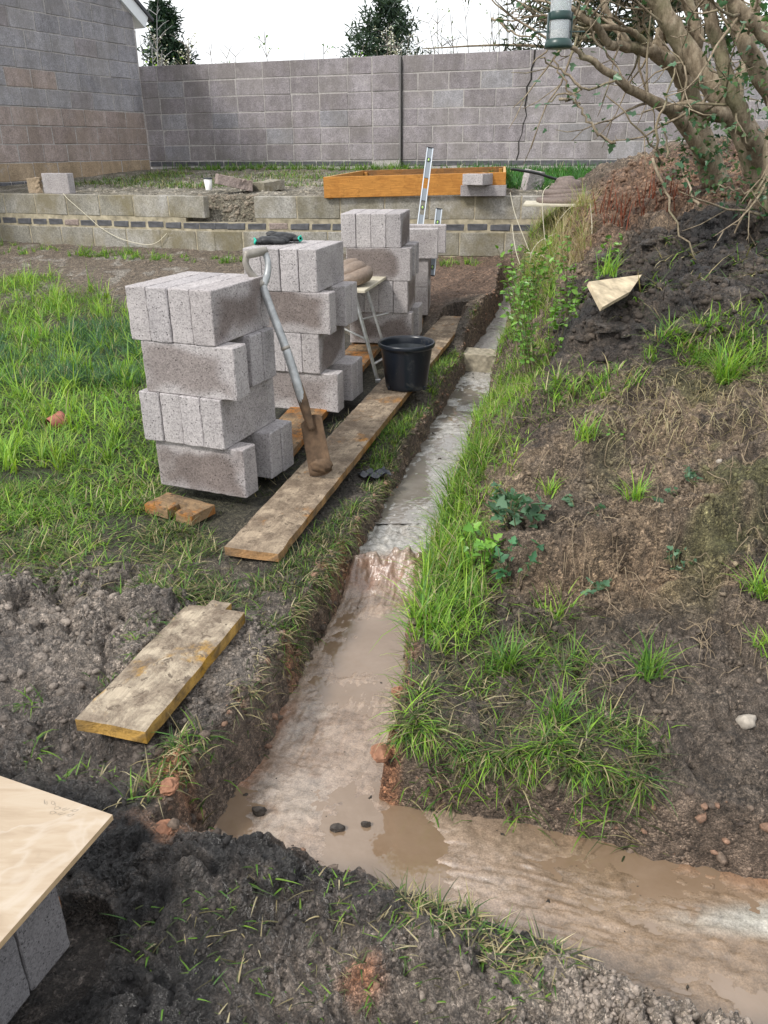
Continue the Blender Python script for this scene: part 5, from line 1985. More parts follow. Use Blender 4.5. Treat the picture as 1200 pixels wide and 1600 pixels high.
clod_set('soil_clods', [(-3.4, 6.4), (-4.2, 9.4), (-1.8, 8.7), (1.1, 8.2), (.7, 6.8), (.0, 7.0)], 4000, .005, .024, 'mud crumbs and stones before the retaining wall', 'soil')
clod_set('rubble', [(-4.4, 10.3), (-1.8, 9.15), (2.0, 8.5), (2.0, 10.0), (-4.2, 12.5)], 2600, .008, .038, 'broken stones and rubble strewn over the terrace', 'rubble', tint=(.30, .27, .22), power=3)
clod_set('rubble', [(-2.02, 8.95), (-1.35, 8.80), (-1.32, 9.15), (-2.0, 9.3)], 420, .010, .035, 'stones and earth in the gap of the missing wall block', 'rubble', tint=(.22, .18, .14), big=True)
clod_set('gravel', [(.30, .98), (.5, .99), (1.4, .66), (1.4, .45), (.35, .80)], 4500, .002, .012, 'pale clay crumbs heaped on the near edge of the trench', 'gravel', not_trench, tint=(.27, .225, .19), power=3)
# bits dropped on the wet concrete
Q = sample(TRENCH, 240, lambda x, y: .25 + 0 * x)
P = np.concatenate([Q, footing_z(Q[:, 0], Q[:, 1])[:, None]], 1)
scatter_clods('soil_clods', P, .0025 + .010 * rng.random(len(P)) ** 4, np.tile(np.array([.03, .025, .02]), (len(P), 1)) * rng.uniform(.8, 2.5, (len(P), 1)), 'small dark soil crumbs dropped on the wet concrete', 'soil')
# clods and crumbs caught on the cut sides of the trench
Q = np.stack([rng.uniform(-.7, 1.6, 60000), rng.uniform(1.2, 7.5, 60000)], 1)
q_ = poly_sd(Q[:, 0], Q[:, 1], TRENCH)
Q = Q[(q_ > -.035) & (q_ < .02)][:2600]
top_, bot_ = base_z(Q[:, 0], Q[:, 1]) + .0, floor_z(Q[:, 0], Q[:, 1])
P = np.concatenate([Q, gz(Q[:, 0], Q[:, 1])[:, None] + .002], 1)
pc = np.array([[.20, .15, .115], [.13, .10, .08], [.09, .07, .058], [.26, .16, .11]])[rng.integers(0, 4, len(P))] * rng.uniform(.8, 1.2, (len(P), 1))
scatter_clods('soil_clods', P, .003 + .016 * rng.random(len(P)) ** 3, pc, 'clay crumbs caught on the cut sides of the trench', 'soil', sink=.5)
# named clods on the footing
for (px, py, s_, lab) in ((405, 1267, .022, 'dark elongated clod on the wet concrete near the left end'), (527, 1290, .020, 'dark flat clod on the wet concrete, left of two'),
                          (572, 1284, .015, 'dark clod on the wet concrete, right of two')):
    p = gp(px, py, -.2)
    bm = bmesh.new()
    V_, F_ = LUMPT[0]
    for v in V_:
        k_ = (.72 + .20 * math.sin(v[0] * 3.1 + s_ * 900) * math.cos(v[1] * 3.7 + 1) + random.uniform(-.07, .07)) / max(.5, math.sqrt(v[0] ** 2 + v[1] ** 2 + v[2] ** 2) ** .8)
        bm.verts.new((v[0] * s_ * 1.25 * k_, v[1] * s_ * .75 * k_, v[2] * s_ * 1.15 * k_ + .007))
    bm.verts.ensure_lookup_table()
    for f in F_: bm.faces.new([bm.verts[i] for i in f])
    o = bm_obj('clod', bm, simple('black clod', (.05, .042, .036), .8, noise_scale=90, var=.5))
    o.location = (p.x, p.y, float(footing_z(np.array([p.x]), np.array([p.y]))[0]) + .006)
    tag(o, lab, 'clod')
# orange clay lumps on the trench corner
for (x, y, z, s_, lab) in ((-.015, 1.655, -.05, .030, 'orange clay lump on the grassy corner of the trench'), (.035, 1.87, -.02, .022, 'small orange clay lump on the trench edge under the grass'),
                           (-.52, 1.47, .015, .024, 'pinkish clay lump at the left corner of the trench'), (-.50, 1.33, .02, .026, 'broad pale clay lump at the mound edge near the tile')):
    bm = bmesh.new()
    V_, F_ = LUMPT[1]
    for v in V_:
        k_ = .85 / max(.5, float(np.linalg.norm(v)) ** .7)
        bm.verts.new((v[0] * s_ * 1.1 * k_, v[1] * s_ * 1.4 * k_, v[2] * s_ * .9 * k_))
    bm.verts.ensure_lookup_table()
    for f in F_: bm.faces.new([bm.verts[i] for i in f])
    bmesh.ops.subdivide_edges(bm, edges=bm.edges[:], cuts=1, use_grid_fill=True)
    for v in bm.verts: v.co += Vector((random.gauss(0, .0014), random.gauss(0, .0014), random.gauss(0, .0014)))
    o = bm_obj('clay_lump', bm, M_CLAY, None, False)
    o.location = (x, y, z)
    tag(o, lab, 'clay')
# stones on the bank
for i, (px, py, Y, s_, lab) in enumerate(((1160, 1165, 1.68, .028, 'pale round stone lying on dark soil at the right edge'), (1128, 700, 2.62, .012, 'tiny white stone on the bank below the grass'),
                                        (632, 1462 - 20, 1.0, .0, ''), (872, 1452, 1.05, .016, 'pale stone on the clay crumbs by the trench'))):
    if not lab: continue
    p = at(px, py, Y)
    bm = bmesh.new()
    V_, F_ = LUMPT[2]
    for v in V_: bm.verts.new(v * s_)
    bm.verts.ensure_lookup_table()
    for f in F_: bm.faces.new([bm.verts[k] for k in f])
    o = bm_obj('stone', bm, simple('pale stone', (.36, .32, .27), .8, noise_scale=60, var=.3), None, True)
    o.location = (p.x, p.y, float(gz(p.x, p.y)) + s_ * .3)
    tag(o, lab, 'stone')
# scrap of black plastic beside the long board
bm = bmesh.new()
nn = 9
vv = {}
for i in range(nn):
    for j in range(nn):
        vv[i, j] = bm.verts.new((i / (nn - 1) * .14 - .07, j / (nn - 1) * .09 - .045, .012 * math.sin(i * 1.3) * math.cos(j * 1.1) + random.uniform(0, .008)))
for i in range(nn - 1):
    for j in range(nn - 1):
        bm.faces.new((vv[i, j], vv[i + 1, j], vv[i + 1, j + 1], vv[i, j + 1]))
p = gp(578, 722, .05)
o = bm_obj('plastic_scrap', bm, M_BLACK, None, True)
o.location = (p.x + .02, p.y, float(gz(p.x + .02, p.y)) + .022)
o.rotation_euler = (0, 0, .4)
tag(o, 'crumpled black plastic scrap between the long board and the trench', 'plastic scrap')


# ------------------------------------------------------------------ grass
def blades(name, P, h, w, az, lean, curl, col, mat, label, cat='grass', seg=3, tipcol=None, parent=None, kind='stuff'):
    """P (n,3) roots. lean = initial tilt from vertical (rad), curl = further bend to the tip (rad)"""
    n = len(P)
    V = np.zeros((n, 2 * seg + 1, 3), np.float32)
    C = np.zeros((n, 2 * seg + 1, 3), np.float32)
    dirx, diry = np.cos(az), np.sin(az)
    sx, sy = -diry, dirx
    pos = P.copy().astype(float)
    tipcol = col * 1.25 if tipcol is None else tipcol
    for s in range(seg + 1):
        t = s / seg
        ww = w * (1 - t ** 1.6) * .5 if s < seg else 0 * w
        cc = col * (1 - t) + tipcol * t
        if s < seg:
            V[:, 2 * s, 0] = pos[:, 0] - sx * ww; V[:, 2 * s, 1] = pos[:, 1] - sy * ww; V[:, 2 * s, 2] = pos[:, 2]
            V[:, 2 * s + 1, 0] = pos[:, 0] + sx * ww; V[:, 2 * s + 1, 1] = pos[:, 1] + sy * ww; V[:, 2 * s + 1, 2] = pos[:, 2]
            C[:, 2 * s] = cc; C[:, 2 * s + 1] = cc
        else:
            V[:, 2 * seg] = pos
            C[:, 2 * seg] = cc
        a = lean + curl * (t + .5 / seg)
        step = h / seg
        pos = pos + np.stack([dirx * np.sin(a) * step, diry * np.sin(a) * step, np.cos(a) * step], 1)
    b = (np.arange(n) * (2 * seg + 1))[:, None]
    quads = np.concatenate([b + np.array([[2 * s, 2 * s + 1, 2 * s + 3, 2 * s + 2]]) for s in range(seg - 1)], 0)
    tris = b + np.array([[2 * seg - 2, 2 * seg - 1, 2 * seg]])
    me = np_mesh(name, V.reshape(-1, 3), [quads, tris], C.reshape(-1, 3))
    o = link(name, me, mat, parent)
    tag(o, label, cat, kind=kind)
    return o


GREENS = np.array([[0.115, 0.230, 0.030], [0.085, 0.185, 0.028], [0.160, 0.270, 0.040], [0.065, 0.150, 0.035]])
DULL = np.array([[0.060, 0.095, 0.032], [0.085, 0.105, 0.045], [0.045, 0.060, 0.028], [0.14, 0.125, 0.065]])
BRIGHT = np.array([[0.200, 0.350, 0.040], [0.280, 0.410, 0.065], [0.135, 0.280, 0.045]])
STRAW = np.array([[0.36, 0.30, 0.17], [0.28, 0.235, 0.13], [0.42, 0.37, 0.23]])


def pick(pal, n, var=.22):
    return pal[rng.integers(0, len(pal), n)] * rng.uniform(1 - var, 1 + var, (n, 1))


def grass_area(name, poly, n, h, w, pal, label, lean=.35, curl=.9, mask=None, clump=0, mat=None, straw=.05, seg=3, cat='grass', azb=None):
    Q = sample(poly, n if not clump else max(1, n // clump), mask)
    if clump:
        k = len(Q)
        Q = np.repeat(Q, clump, 0) + rng.normal(0, .012, (k * clump, 2))
        ca = np.repeat(rng.uniform(0, 6.28, k), clump)
        hs = np.repeat(rng.uniform(.6, 1.25, k), clump)
    else:
        ca, hs = None, 1.0
    P = on_ground(Q)
    P[:, 2] -= .006
    m = len(P)
    az = rng.uniform(0, 6.28, m)
    if azb is not None:
        az = azb + rng.normal(0, .9, m)
    hh = h * rng.uniform(.45, 1.2, m) * hs
    ww = w * rng.uniform(.6, 1.25, m)
    patch = .68 + .62 * (fbm(P[:, 0], P[:, 1], 2.6, 3, 301) * .5 + .5)
    col = pick(pal, m, .33) * patch[:, None]
    st_ = rng.random(m) < straw
    col[st_] = pick(STRAW, int(st_.sum()))
    ln = np.abs(rng.normal(lean, .3, m))
    cu = np.abs(rng.normal(curl, .45, m))
    return blades(name, P, hh, ww, az, ln, cu, col, mat or M_GRASS, label, cat, seg)


LAWN = [(-5.5, 8.6), (-3.2, 8.2), (-2.3, 7.2), (-1.3, 5.8), (-.9, 4.6), (-1.05, 3.35), (-1.15, 3.0), (-2.2, 2.9), (-4.5, 4.5)]
WEEDP = [(-2.6, 5.0), (-1.35, 4.9), (-1.2, 5.9), (-1.9, 6.6), (-3.6, 6.2)]
LAWN2 = [(-2.4, 3.3), (-1.05, 3.45), (-.85, 3.0), (-.75, 2.75), (-1.3, 2.45), (-1.9, 2.45)]


def clumpy(x, y): return np.clip(.35 + 1.4 * (fbm(x, y, 3.2, 3, 311) + .12), .06, 1) * not_trench(x, y)


grass_area('lawn_grass', LAWN, 36000, .115, .006, np.concatenate([BRIGHT, GREENS[:3], DULL[1:2]]), 'lush bright green lawn grass left of the block stacks', .65, 1.2,
           lambda x, y: np.clip(.55 + 1.2 * fbm(x, y, 2.3, 3, 305), .12, 1))
grass_area('lawn_grass', [(-5.5, 8.6), (-3.2, 8.2), (-2.3, 7.2), (-1.5, 5.8), (-1.3, 4.6), (-1.35, 3.6), (-2.2, 3.4), (-4.5, 4.5)], 8000, .24, .0075, BRIGHT, 'long tufts standing in the left lawn', .3, 1.1, clumpy, clump=14)
grass_area('lawn_weed', WEEDP, 9000, .15, .006, np.array([[.07, .15, .075], [.09, .19, .09], [.05, .12, .06]]), 'darker bluish feathery weeds in the middle of the left lawn', .5, .6,
           lambda x, y: np.clip(.4 + 1.5 * fbm(x, y, 3, 3, 315), .05, 1), clump=9, cat='weeds')
grass_area('trampled_grass', LAWN2, 17000, .11, .0052, np.concatenate([BRIGHT, GREENS, DULL]), 'flattened dark grass trodden in front of the nearest stack', 1.15, .5,
           lambda x, y: np.clip(.55 + 1.3 * fbm(x, y, 4, 3, 306), .05, 1), straw=.16)
grass_area('trampled_grass', [(-1.9, 2.9), (-.75, 2.95), (-.55, 2.65), (-.5, 2.2), (-.8, 2.35), (-1.9, 2.4)], 9000, .095, .0045, np.concatenate([DULL, DULL, GREENS]), 'muddy trodden grass at the edge of the lawn', 1.25, .4,
           lambda x, y: np.clip(.4 + 1.5 * fbm(x, y, 5, 3, 307), .03, 1), straw=.2)
grass_area('trampled_grass', [(-.9, 2.9), (-.65, 3.2), (-.35, 3.3), (-.2, 3.9), (-.1, 4.6), (-.35, 4.2), (-.62, 3.3)], 1100, .08, .005, DULL, 'dark crushed grass between the boards', 1.2, .4, straw=.1)
STRIP = [(-.50, 2.35), (-.40, 2.6), (-.12, 3.3), (.16, 4.3), (.50, 5.3), (.72, 6.4), (.82, 6.5), (.42, 5.2), (.13, 3.98), (-.18, 2.8), (-.27, 2.38), (-.30, 2.15), (-.40, 2.2)]
grass_area('trench_grass', STRIP, 3600, .06, .0042, np.concatenate([GREENS, DULL, DULL]), 'short grass on the trench edge beside the long board', .7, 1.0, clumpy, clump=8, straw=.15)
grass_area('trench_grass', [(-.04, 3.5), (.12, 4.0), (.25, 4.5), (.16, 4.55), (.02, 4.15), (-.12, 3.6)], 1300, .08, .0045, np.concatenate([BRIGHT, GREENS, DULL]), 'bright grass tuft on the trench edge below the bucket', .45, 1.0, lambda x, y: not_trench(x, y, .0), clump=14)
grass_area('trench_grass', [(.27, 4.6), (.43, 5.1), (.58, 5.75), (.46, 5.7), (.30, 5.1)], 1000, .075, .0045, np.concatenate([BRIGHT, GREENS, DULL]), 'grass tufts behind the bucket on the trench edge', .5, 1.0, lambda x, y: not_trench(x, y, .0), clump=12)
# hanging straw roots on the left wall of the trench
EDGE_L = [(-.35, 2.1), (-.31, 2.39), (-.22, 2.77), (-.02, 3.6), (.02, 3.6), (-.17, 2.77), (-.26, 2.39), (-.32, 2.1)]
grass_area('trench_grass', EDGE_L, 1300, .075, .004, np.concatenate([DULL, GREENS]), 'dull grass hanging over the left edge of the trench', 1.3, 1.3, clump=9, straw=.35, azb=-.3)
grass_area('trench_grass', [(-.46, 1.7), (-.40, 1.7), (-.30, 2.2), (-.38, 2.2)], 200, .07, .004, np.concatenate([DULL, STRAW]), 'few stray stems on the crumbling left edge of the trench', 1.2, 1.0, clump=6, straw=.3, azb=-.3)
grass_area('trench_grass', [(-.60, 1.42), (-.60, 1.62), (-.46, 1.72), (-.48, 1.5)], 420, .08, .005, np.concatenate([DULL, GREENS]), 'small muddy tuft at the left corner of the trench', .9, 1.0, clump=13, straw=.2)

# right side
RSTRIP = [(.05, 1.95), (.08, 2.34), (.15, 2.7), (.34, 3.5), (.60, 4.6), (.83, 5.6), (1.20, 7.2), (1.45, 8.0), (1.62, 7.6), (1.30, 6.0), (1.02, 4.8), (.80, 3.9), (.60, 3.15), (.44, 2.6), (.36, 2.1)]
grass_area('bank_grass', RSTRIP, 15000, .105, .0046, np.concatenate([BRIGHT, BRIGHT, GREENS[:1], GREENS[2:3]]), 'lush bright grass along the right edge of the trench', .45, 1.0,
           lambda x, y: np.clip(.75 + .8 * fbm(x, y, 3, 3, 308), .1, 1), clump=6, straw=.16)
grass_area('bank_grass', [(.06, 2.05), (.09, 2.35), (.17, 2.75), (.36, 3.5), (.50, 3.45), (.34, 2.75), (.28, 2.1)], 2200, .165, .0052, np.concatenate([BRIGHT, BRIGHT, GREENS]), 'tall fresh grass leaning over the footing', .4, 1.0, clump=9, straw=.08)
LEDGE = [(.01, 1.68), (.07, 2.1), (.5, 2.15), (.62, 1.9), (.72, 1.62), (.60, 1.50), (.42, 1.57), (.2, 1.63)]
grass_area('ledge_grass', LEDGE, 1500, .11, .0043, np.concatenate([GREENS, BRIGHT[:1], DULL]), 'sprawling grass tufts on the muddy ledge above the trench corner', .8, 1.0, lambda x, y: np.clip(.15 + 2.2 * fbm(x, y, 5, 2, 312), .01, 1), clump=20, straw=.1)
grass_area('ledge_grass', [(.03, 1.64), (.22, 1.59), (.46, 1.53), (.62, 1.48), (.64, 1.54), (.46, 1.60), (.22, 1.67), (.05, 1.74)], 1500, .095, .0042, np.concatenate([GREENS, BRIGHT[:1], DULL]), 'grass fringe hanging over the far edge of the near trench', 1.0, .9, clump=20, straw=.12, azb=-1.6)
grass_area('dry_grass', LEDGE, 3600, .08, .0034, np.concatenate([STRAW * .4, DULL]), 'flattened dead grass on the ledge', 1.4, .25, straw=.2)
grass_area('bank_grass', [(.62, 3.15), (.75, 3.4), (1.25, 3.35), (2.2, 3.5), (2.1, 2.9), (1.3, 3.0)], 2600, .13, .005, np.concatenate([BRIGHT, GREENS]), 'grass along the crest of the bank below the black heap', .6, 1.1,
           lambda x, y: np.clip(.3 + 1.5 * fbm(x, y, 4, 3, 309), .03, 1), clump=12, straw=.12)
grass_area('dry_grass', [(.72, 3.05), (.85, 3.25), (1.8, 3.1), (1.5, 2.7), (.9, 2.75)], 1500, .13, .0026, STRAW, 'pale dead roots and stems hanging down the bank', 1.3, 1.2, azb=-1.6, straw=1)
grass_area('dry_grass', [(1.08, 6.0), (1.2, 7.3), (1.5, 8.1), (1.75, 7.2), (1.35, 5.3), (1.08, 5.0)], 3600, .26, .0032, np.concatenate([STRAW, STRAW, BRIGHT]), 'tall pale dry grass beside the brown heap', .3, 1.2, clump=8, straw=.6)
grass_area('heap_grass', [(1.0, 3.6), (1.2, 4.3), (2.0, 4.2), (2.0, 3.4)], 900, .16, .006, np.concatenate([GREENS, DULL]), 'loose torn grass lying over the black heap', 1.25, .6, clump=16, straw=.25)
# near mound torn grass
grass_area('torn_grass', [(-.55, 1.1), (-.2, 1.2), (.1, 1.12), (.35, 1.0), (.25, .9), (-.3, .9)], 800, .055, .0036, np.concatenate([GREENS, DULL]), 'torn grass blades trodden into the near black mound', 1.3, .6, clump=5, straw=.15,
           mask=not_trench)
grass_area('torn_grass', [(-.04, 1.235), (.12, 1.15), (.30, 1.06), (.34, 1.0), (.22, .98), (.12, 1.04), (.0, 1.13)], 800, .065, .0036, np.concatenate([GREENS, DULL, STRAW]), 'muddy grass clump fringing the near edge of the trench', 1.15, .6, clump=12, straw=.25,
           mask=not_trench)
grass_area('torn_grass', [(-1.3, 1.5), (-1.1, 1.9), (-.75, 1.75), (-.7, 1.55)], 120, .07, .005, GREENS, 'few green blades in the mud beyond the tile', .9, .8, clump=12)
grass_area('torn_grass', [(-.85, 1.9), (-.7, 2.3), (-.6, 2.2), (-.75, 1.8)], 260, .06, .004, np.concatenate([GREENS, DULL]), 'sparse grass beside the short board', 1.0, .8, clump=9)
# terrace
grass_area('terrace_grass', [(1.35, 9.3), (1.2, 12.0), (4.6, 11.2), (4.0, 7.9), (2.6, 8.6)], 17000, .17, .010, np.array([[.045, .15, .028], [.06, .18, .03], [.035, .115, .03]]), 'deep green weeds and grass on the terrace before the back wall', .45, 1.1, straw=.02)
grass_area('terrace_grass', [(-4.2, 10.8), (-3.3, 12.9), (1.2, 12.2), (1.2, 10.9), (-1.0, 9.9), (-2.6, 10.2)], 8500, .09, .008, np.concatenate([GREENS, DULL]), 'thin patchy grass over the left part of the terrace', .6, 1.0,
           lambda x, y: np.clip(.35 + 1.6 * fbm(x, y, 1.6, 3, 310), .03, 1), straw=.12)
grass_area('terrace_grass', [(-3.4, 13.4), (-3.2, 13.9), (1.4, 12.4), (1.3, 12.0)], 2600, .14, .009, GREENS, 'weeds along the foot of the back wall', .4, 1.0, clump=10)
grass_area('wall_foot_grass', [(-5.2, 10.0), (-1.8, 8.65), (1.2, 8.1), (1.2, 7.95), (-1.8, 8.4), (-5.2, 9.6)], 2600, .10, .007, np.concatenate([GREENS, BRIGHT]), 'scattered grass along the foot of the retaining wall', .4, 1.0, clumpy, clump=12)


# ------------------------------------------------------------------ leaves
def leaf_mesh(name, P, L, W_, az, tilt, col, mat, parent=None, lobes=False):
    """folded leaves, 6 verts each (or ivy-like lobed, 8)"""
    n = len(P)
    if lobes:
        T = np.array([[0, 0, 0], [.25, .52, .05], [.45, .22, .02], [.62, .30, .05], [1, 0, 0], [.62, -.30, .05], [.45, -.22, .02], [.25, -.52, .05], [.40, 0, -.06]])
        Fq = [(0, 8, 2, 1), (8, 4, 3, 2), (0, 7, 6, 8), (8, 6, 5, 4)]
    else:
        T = np.array([[0, 0, 0], [.35, .40, .07], [.75, .28, .06], [1, 0, -.04], [.75, -.28, .06], [.35, -.40, .07], [.5, 0, -.03]])
        Fq = [(0, 6, 2, 1), (6, 3, 2, 2), (0, 5, 4, 6), (6, 4, 3, 3)]
    k = len(T)
    loc = T[None] * np.stack([L, W_, L], 1)[:, None, :]
    ca, sa, ct, s_t = np.cos(az), np.sin(az), np.cos(tilt), np.sin(tilt)
    x = loc[:, :, 0] * ct[:, None] + loc[:, :, 2] * s_t[:, None]
    z = -loc[:, :, 0] * s_t[:, None] + loc[:, :, 2] * ct[:, None]
    y = loc[:, :, 1]
    roll = rng.normal(0, .5, n)[:, None]
    y, z = y * np.cos(roll) - z * np.sin(roll), y * np.sin(roll) + z * np.cos(roll)
    V = np.stack([x * ca[:, None] - y * sa[:, None], x * sa[:, None] + y * ca[:, None], z], 2) + P[:, None, :]
    b = (np.arange(n) * k)[:, None]
    if lobes:
        F = [np.concatenate([b + np.array([list(f)]) for f in Fq])]
    else:
        F = [np.concatenate([b + np.array([[0, 6, 2, 1]]), b + np.array([[0, 5, 4, 6]])]), np.concatenate([b + np.array([[6, 3, 2]]), b + np.array([[6, 4, 3]])])]
    C = np.repeat(col, k, 0)
    me = np_mesh(name, V.reshape(-1, 3), F, C)
    return link(name, me, mat, parent)


def weed(px, py, Y, h, nst, leaf, pal, label, name='weed', spread=.12, cat='plant', per=14, lobes=False, stemcol=(.10, .09, .04), group=None):
    p = at(px, py, Y)
    z = float(gz(p.x, p.y))
    if name == 'ivy_plant' and leaf > .045: per += 3
    o = empty(name, (p.x, p.y, z), 0, label, cat, group)
    LP, LA = [], []
    sm_ = simple('weed stem', stemcol, .7)
    for s in range(nst):
        bm = bmesh.new()
        a = random.uniform(0, 6.28)
        r_ = spread * math.sqrt(random.random())
        b0 = Vector((r_ * .4 * math.cos(a), r_ * .4 * math.sin(a), -.01))
        hh = h * random.uniform(.6, 1.1)
        tip = Vector((r_ * 1.3 * math.cos(a), r_ * 1.3 * math.sin(a), hh))
        mid = (b0 + tip) / 2 + Vector((random.uniform(-.02, .02), random.uniform(-.02, .02), hh * .1))
        P_ = smooth_path([b0, mid, tip], 5)
        tube(bm, P_, lerp_list([.0028, .001], len(P_)), 5)
        for k in range(per):
            t = random.uniform(.2, 1) * (len(P_) - 1)
            q = P_[int(t)].lerp(P_[min(int(t) + 1, len(P_) - 1)], t % 1)
            LP.append(q[:])
            LA.append(random.uniform(0, 6.28))
        bm_obj('stem', bm, sm_, o)
    n = len(LP)
    L = leaf * rng.uniform(.5, 1.2, n)
    lf = leaf_mesh('foliage', np.array(LP), L, L * (.9 if lobes else .75), np.array(LA), rng.normal(-.1, .5, n), pick(pal, n), M_LEAF, o, lobes)
    lf['kind'] = 'stuff'
    return o


FRESH = np.array([[.17, .36, .05], [.13, .30, .05], [.22, .42, .07]])
DARKL = np.array([[.045, .13, .06], [.06, .16, .07], [.035, .10, .05]])
BLUISH = np.array([[.08, .165, .09], [.055, .12, .065], [.11, .20, .12]])
weed(845, 590, 3.9, .46, 18, .034, FRESH * .75, 'leafy elder sapling with small fresh leaves at the far end of the grass strip', 'sapling', .20, per=26)
weed(815, 510, 4.9, .42, 16, .038, FRESH * .75, 'fresh green sapling leaning over the trench near the stone', 'sapling', .18, per=20)
weed(890, 520, 4.3, .40, 12, .032, FRESH * .75, 'green sapling shoots against the black heap', 'sapling', .18, per=22)
weed(755, 905, 2.42, .13, 9, .045, FRESH, 'bright lobed seedling in the grass above the clay step', spread=.07, per=5, lobes=True)
weed(805, 850, 2.55, .15, 10, .050, BLUISH * 1.1, 'dark lobed ivy leaves on the bank edge', 'ivy_plant', .09, per=5, lobes=True)
weed(800, 920, 2.35, .12, 9, .040, DARKL * 1.3, 'dark bramble leaves below the ivy', spread=.07, per=4, lobes=True)
weed(960, 690, 2.82, .07, 4, .020, FRESH, 'small seedling on the bank face', spread=.05, per=4)
for (px, py, Y, lab) in ((935, 885, 2.33, 'ivy sprig low on the cut bank'), (1045, 835, 2.42, 'ivy sprig in the middle of the bank'), (1095, 775, 2.5, 'ivy trail on the right of the bank'),
                         (1060, 890, 2.28, 'ivy sprig under the trailing roots'), (905, 790, 2.55, 'small ivy sprig left on the bank')):
    weed(px, py, Y, .05, 5, .026, BLUISH, lab, 'ivy_plant', .09, per=5, lobes=True)
# grass tufts that stand alone on the bank face
for (px, py, Y, h, n, lab, pal) in ((912, 700, 2.86, .14, 60, 'light green grass tuft on the upper bank face', BRIGHT), (988, 800, 2.5, .13, 40, 'small pale-rooted grass tuft in the middle of the bank', BRIGHT),
                               (860, 755, 2.72, .10, 34, 'short grass tuft at the left of the bank face', BRIGHT), (1125, 650, 3.0, .24, 120, 'large grass tuft on the crest at right', BRIGHT),
                               (1180, 960, 2.1, .16, 60, 'grass tuft hanging at the right edge of the bank', BRIGHT), (1010, 1075, 1.85, .15, 70, 'grass tuft at the foot of the bank', GREENS),
                               (1190, 1040, 1.9, .10, 36, 'small grass tuft at the lower right edge', BRIGHT), (940, 540, 3.75, .16, 50, 'grass tuft against the foot of the black heap', BRIGHT),
                               (870, 960, 2.2, .17, 60, 'tall green tuft at the left foot of the bank', BRIGHT), (790, 1060, 1.95, .16, 80, 'spreading grass tuft in the middle of the ledge', GREENS),
                               (870, 1130, 1.72, .15, 60, 'grass tuft near the right end of the ledge', GREENS), (1080, 610, 3.15, .12, 50, 'yellowish tuft on the mossy crest', GREENS)):
    p = at(px, py, Y)
    z = float(gz(p.x, p.y))
    P_ = np.stack([p.x + rng.normal(0, .018, n), p.y + rng.normal(0, .018, n), np.full(n, z - .005)], 1)
    o = blades('grass_tuft', P_, h * rng.uniform(.5, 1.1, n), np.full(n, .0048), rng.uniform(0, 6.28, n), np.abs(rng.normal(.35, .25, n)), np.abs(rng.normal(.9, .4, n)), pick(pal, n), M_GRASS, lab, 'grass', kind=None)
    o['category'] = 'grass tuft'
# dock plants in the red stems
Q = sample([(1.45, 5.3), (1.45, 5.8), (1.95, 5.8), (1.95, 5.3)], 90)
blades('dry_weed', on_ground(Q), np.full(90, .22) * rng.uniform(.5, 1.1, 90), np.full(90, .008), rng.uniform(0, 6.28, 90), np.abs(rng.normal(.2, .2, 90)), np.abs(rng.normal(.4, .3, 90)),
       pick(np.array([[.20, .05, .025], [.14, .04, .02]]), 90), M_DRYSTEM, 'rusty red dead dock stems on the brown heap', 'weeds')
# long straw stems in front of the retaining wall
sroot = empty('straw_stalks', (1.25, 7.2, .25), 0, 'tall pale dry grass stalks arching in front of the retaining wall', 'dry grass')
so = Vector((1.25, 7.2, .25))
for (pts) in ([(845, 440, 6.6), (822, 380, 6.7), (805, 335, 6.75), (797, 300, 6.8)], [(860, 430, 6.4), (850, 360, 6.4), (848, 305, 6.4), (858, 290, 6.45)], [(835, 470, 6.2), (828, 410, 6.2), (840, 380, 6.2), (868, 365, 6.2)],
              [(870, 420, 6.2), (900, 370, 6.2), (925, 350, 6.1)], [(850, 420, 6.6), (870, 350, 6.6), (905, 312, 6.5)], [(920, 430, 5.4), (925, 360, 5.5), (922, 318, 5.5)],
              [(830, 450, 6.4), (808, 400, 6.5), (800, 350, 6.6)], [(880, 430, 5.9), (848, 400, 5.9), (822, 395, 5.9)], [(905, 420, 5.6), (938, 385, 5.5), (958, 380, 5.4)]):
    bm = bmesh.new()
    P_ = smooth_path([at(*q) - so for q in pts], 6)
    tube(bm, P_, lerp_list([.0045, .002], len(P_)), 5)
    bm_obj('stalk', bm, M_STRING, sroot)
# bare roots and twigs on the bank
rt = []
for k in range(150):
    px, py = random.uniform(835, 1195), random.uniform(630, 1100)
    Y = float(np.interp(py, [640, 700, 800, 900, 1000, 1100], [3.0, 2.8, 2.5, 2.28, 2.05, 1.8]))
    p = at(px, py, Y)
    bm_ = [(p.x, p.y)]
    a = random.uniform(-2.6, -.5)
    for j in range(5):
        a += random.uniform(-.6, .6)
        st_ = random.uniform(.012, .035)
        bm_.append((bm_[-1][0] + math.cos(a) * st_, bm_[-1][1] + math.sin(a) * st_))
    rt.append([(x, y, float(gz(x, y)) + .006 + random.uniform(0, .012)) for x, y in bm_])
bm = bmesh.new()
for P_ in rt:
    P2 = smooth_path(P_, 3)
    tube(bm, P2, lerp_list([random.uniform(.0009, .0018), .0006], len(P2)), 4)
o = bm_obj('roots', bm, simple('pale root', (.26, .20, .13), .8), None)
tag(o, 'thin pale roots straggling over the cut bank', 'roots', kind='stuff')

# ------------------------------------------------------------------ the big shrub / tree at the right
TR = empty('tree', (2.15, 5.0, 1.0), 0, 'many-stemmed old tree with bare twisting branches and ivy at the upper right', 'tree')
so = Vector((2.15, 5.0, 1.0))


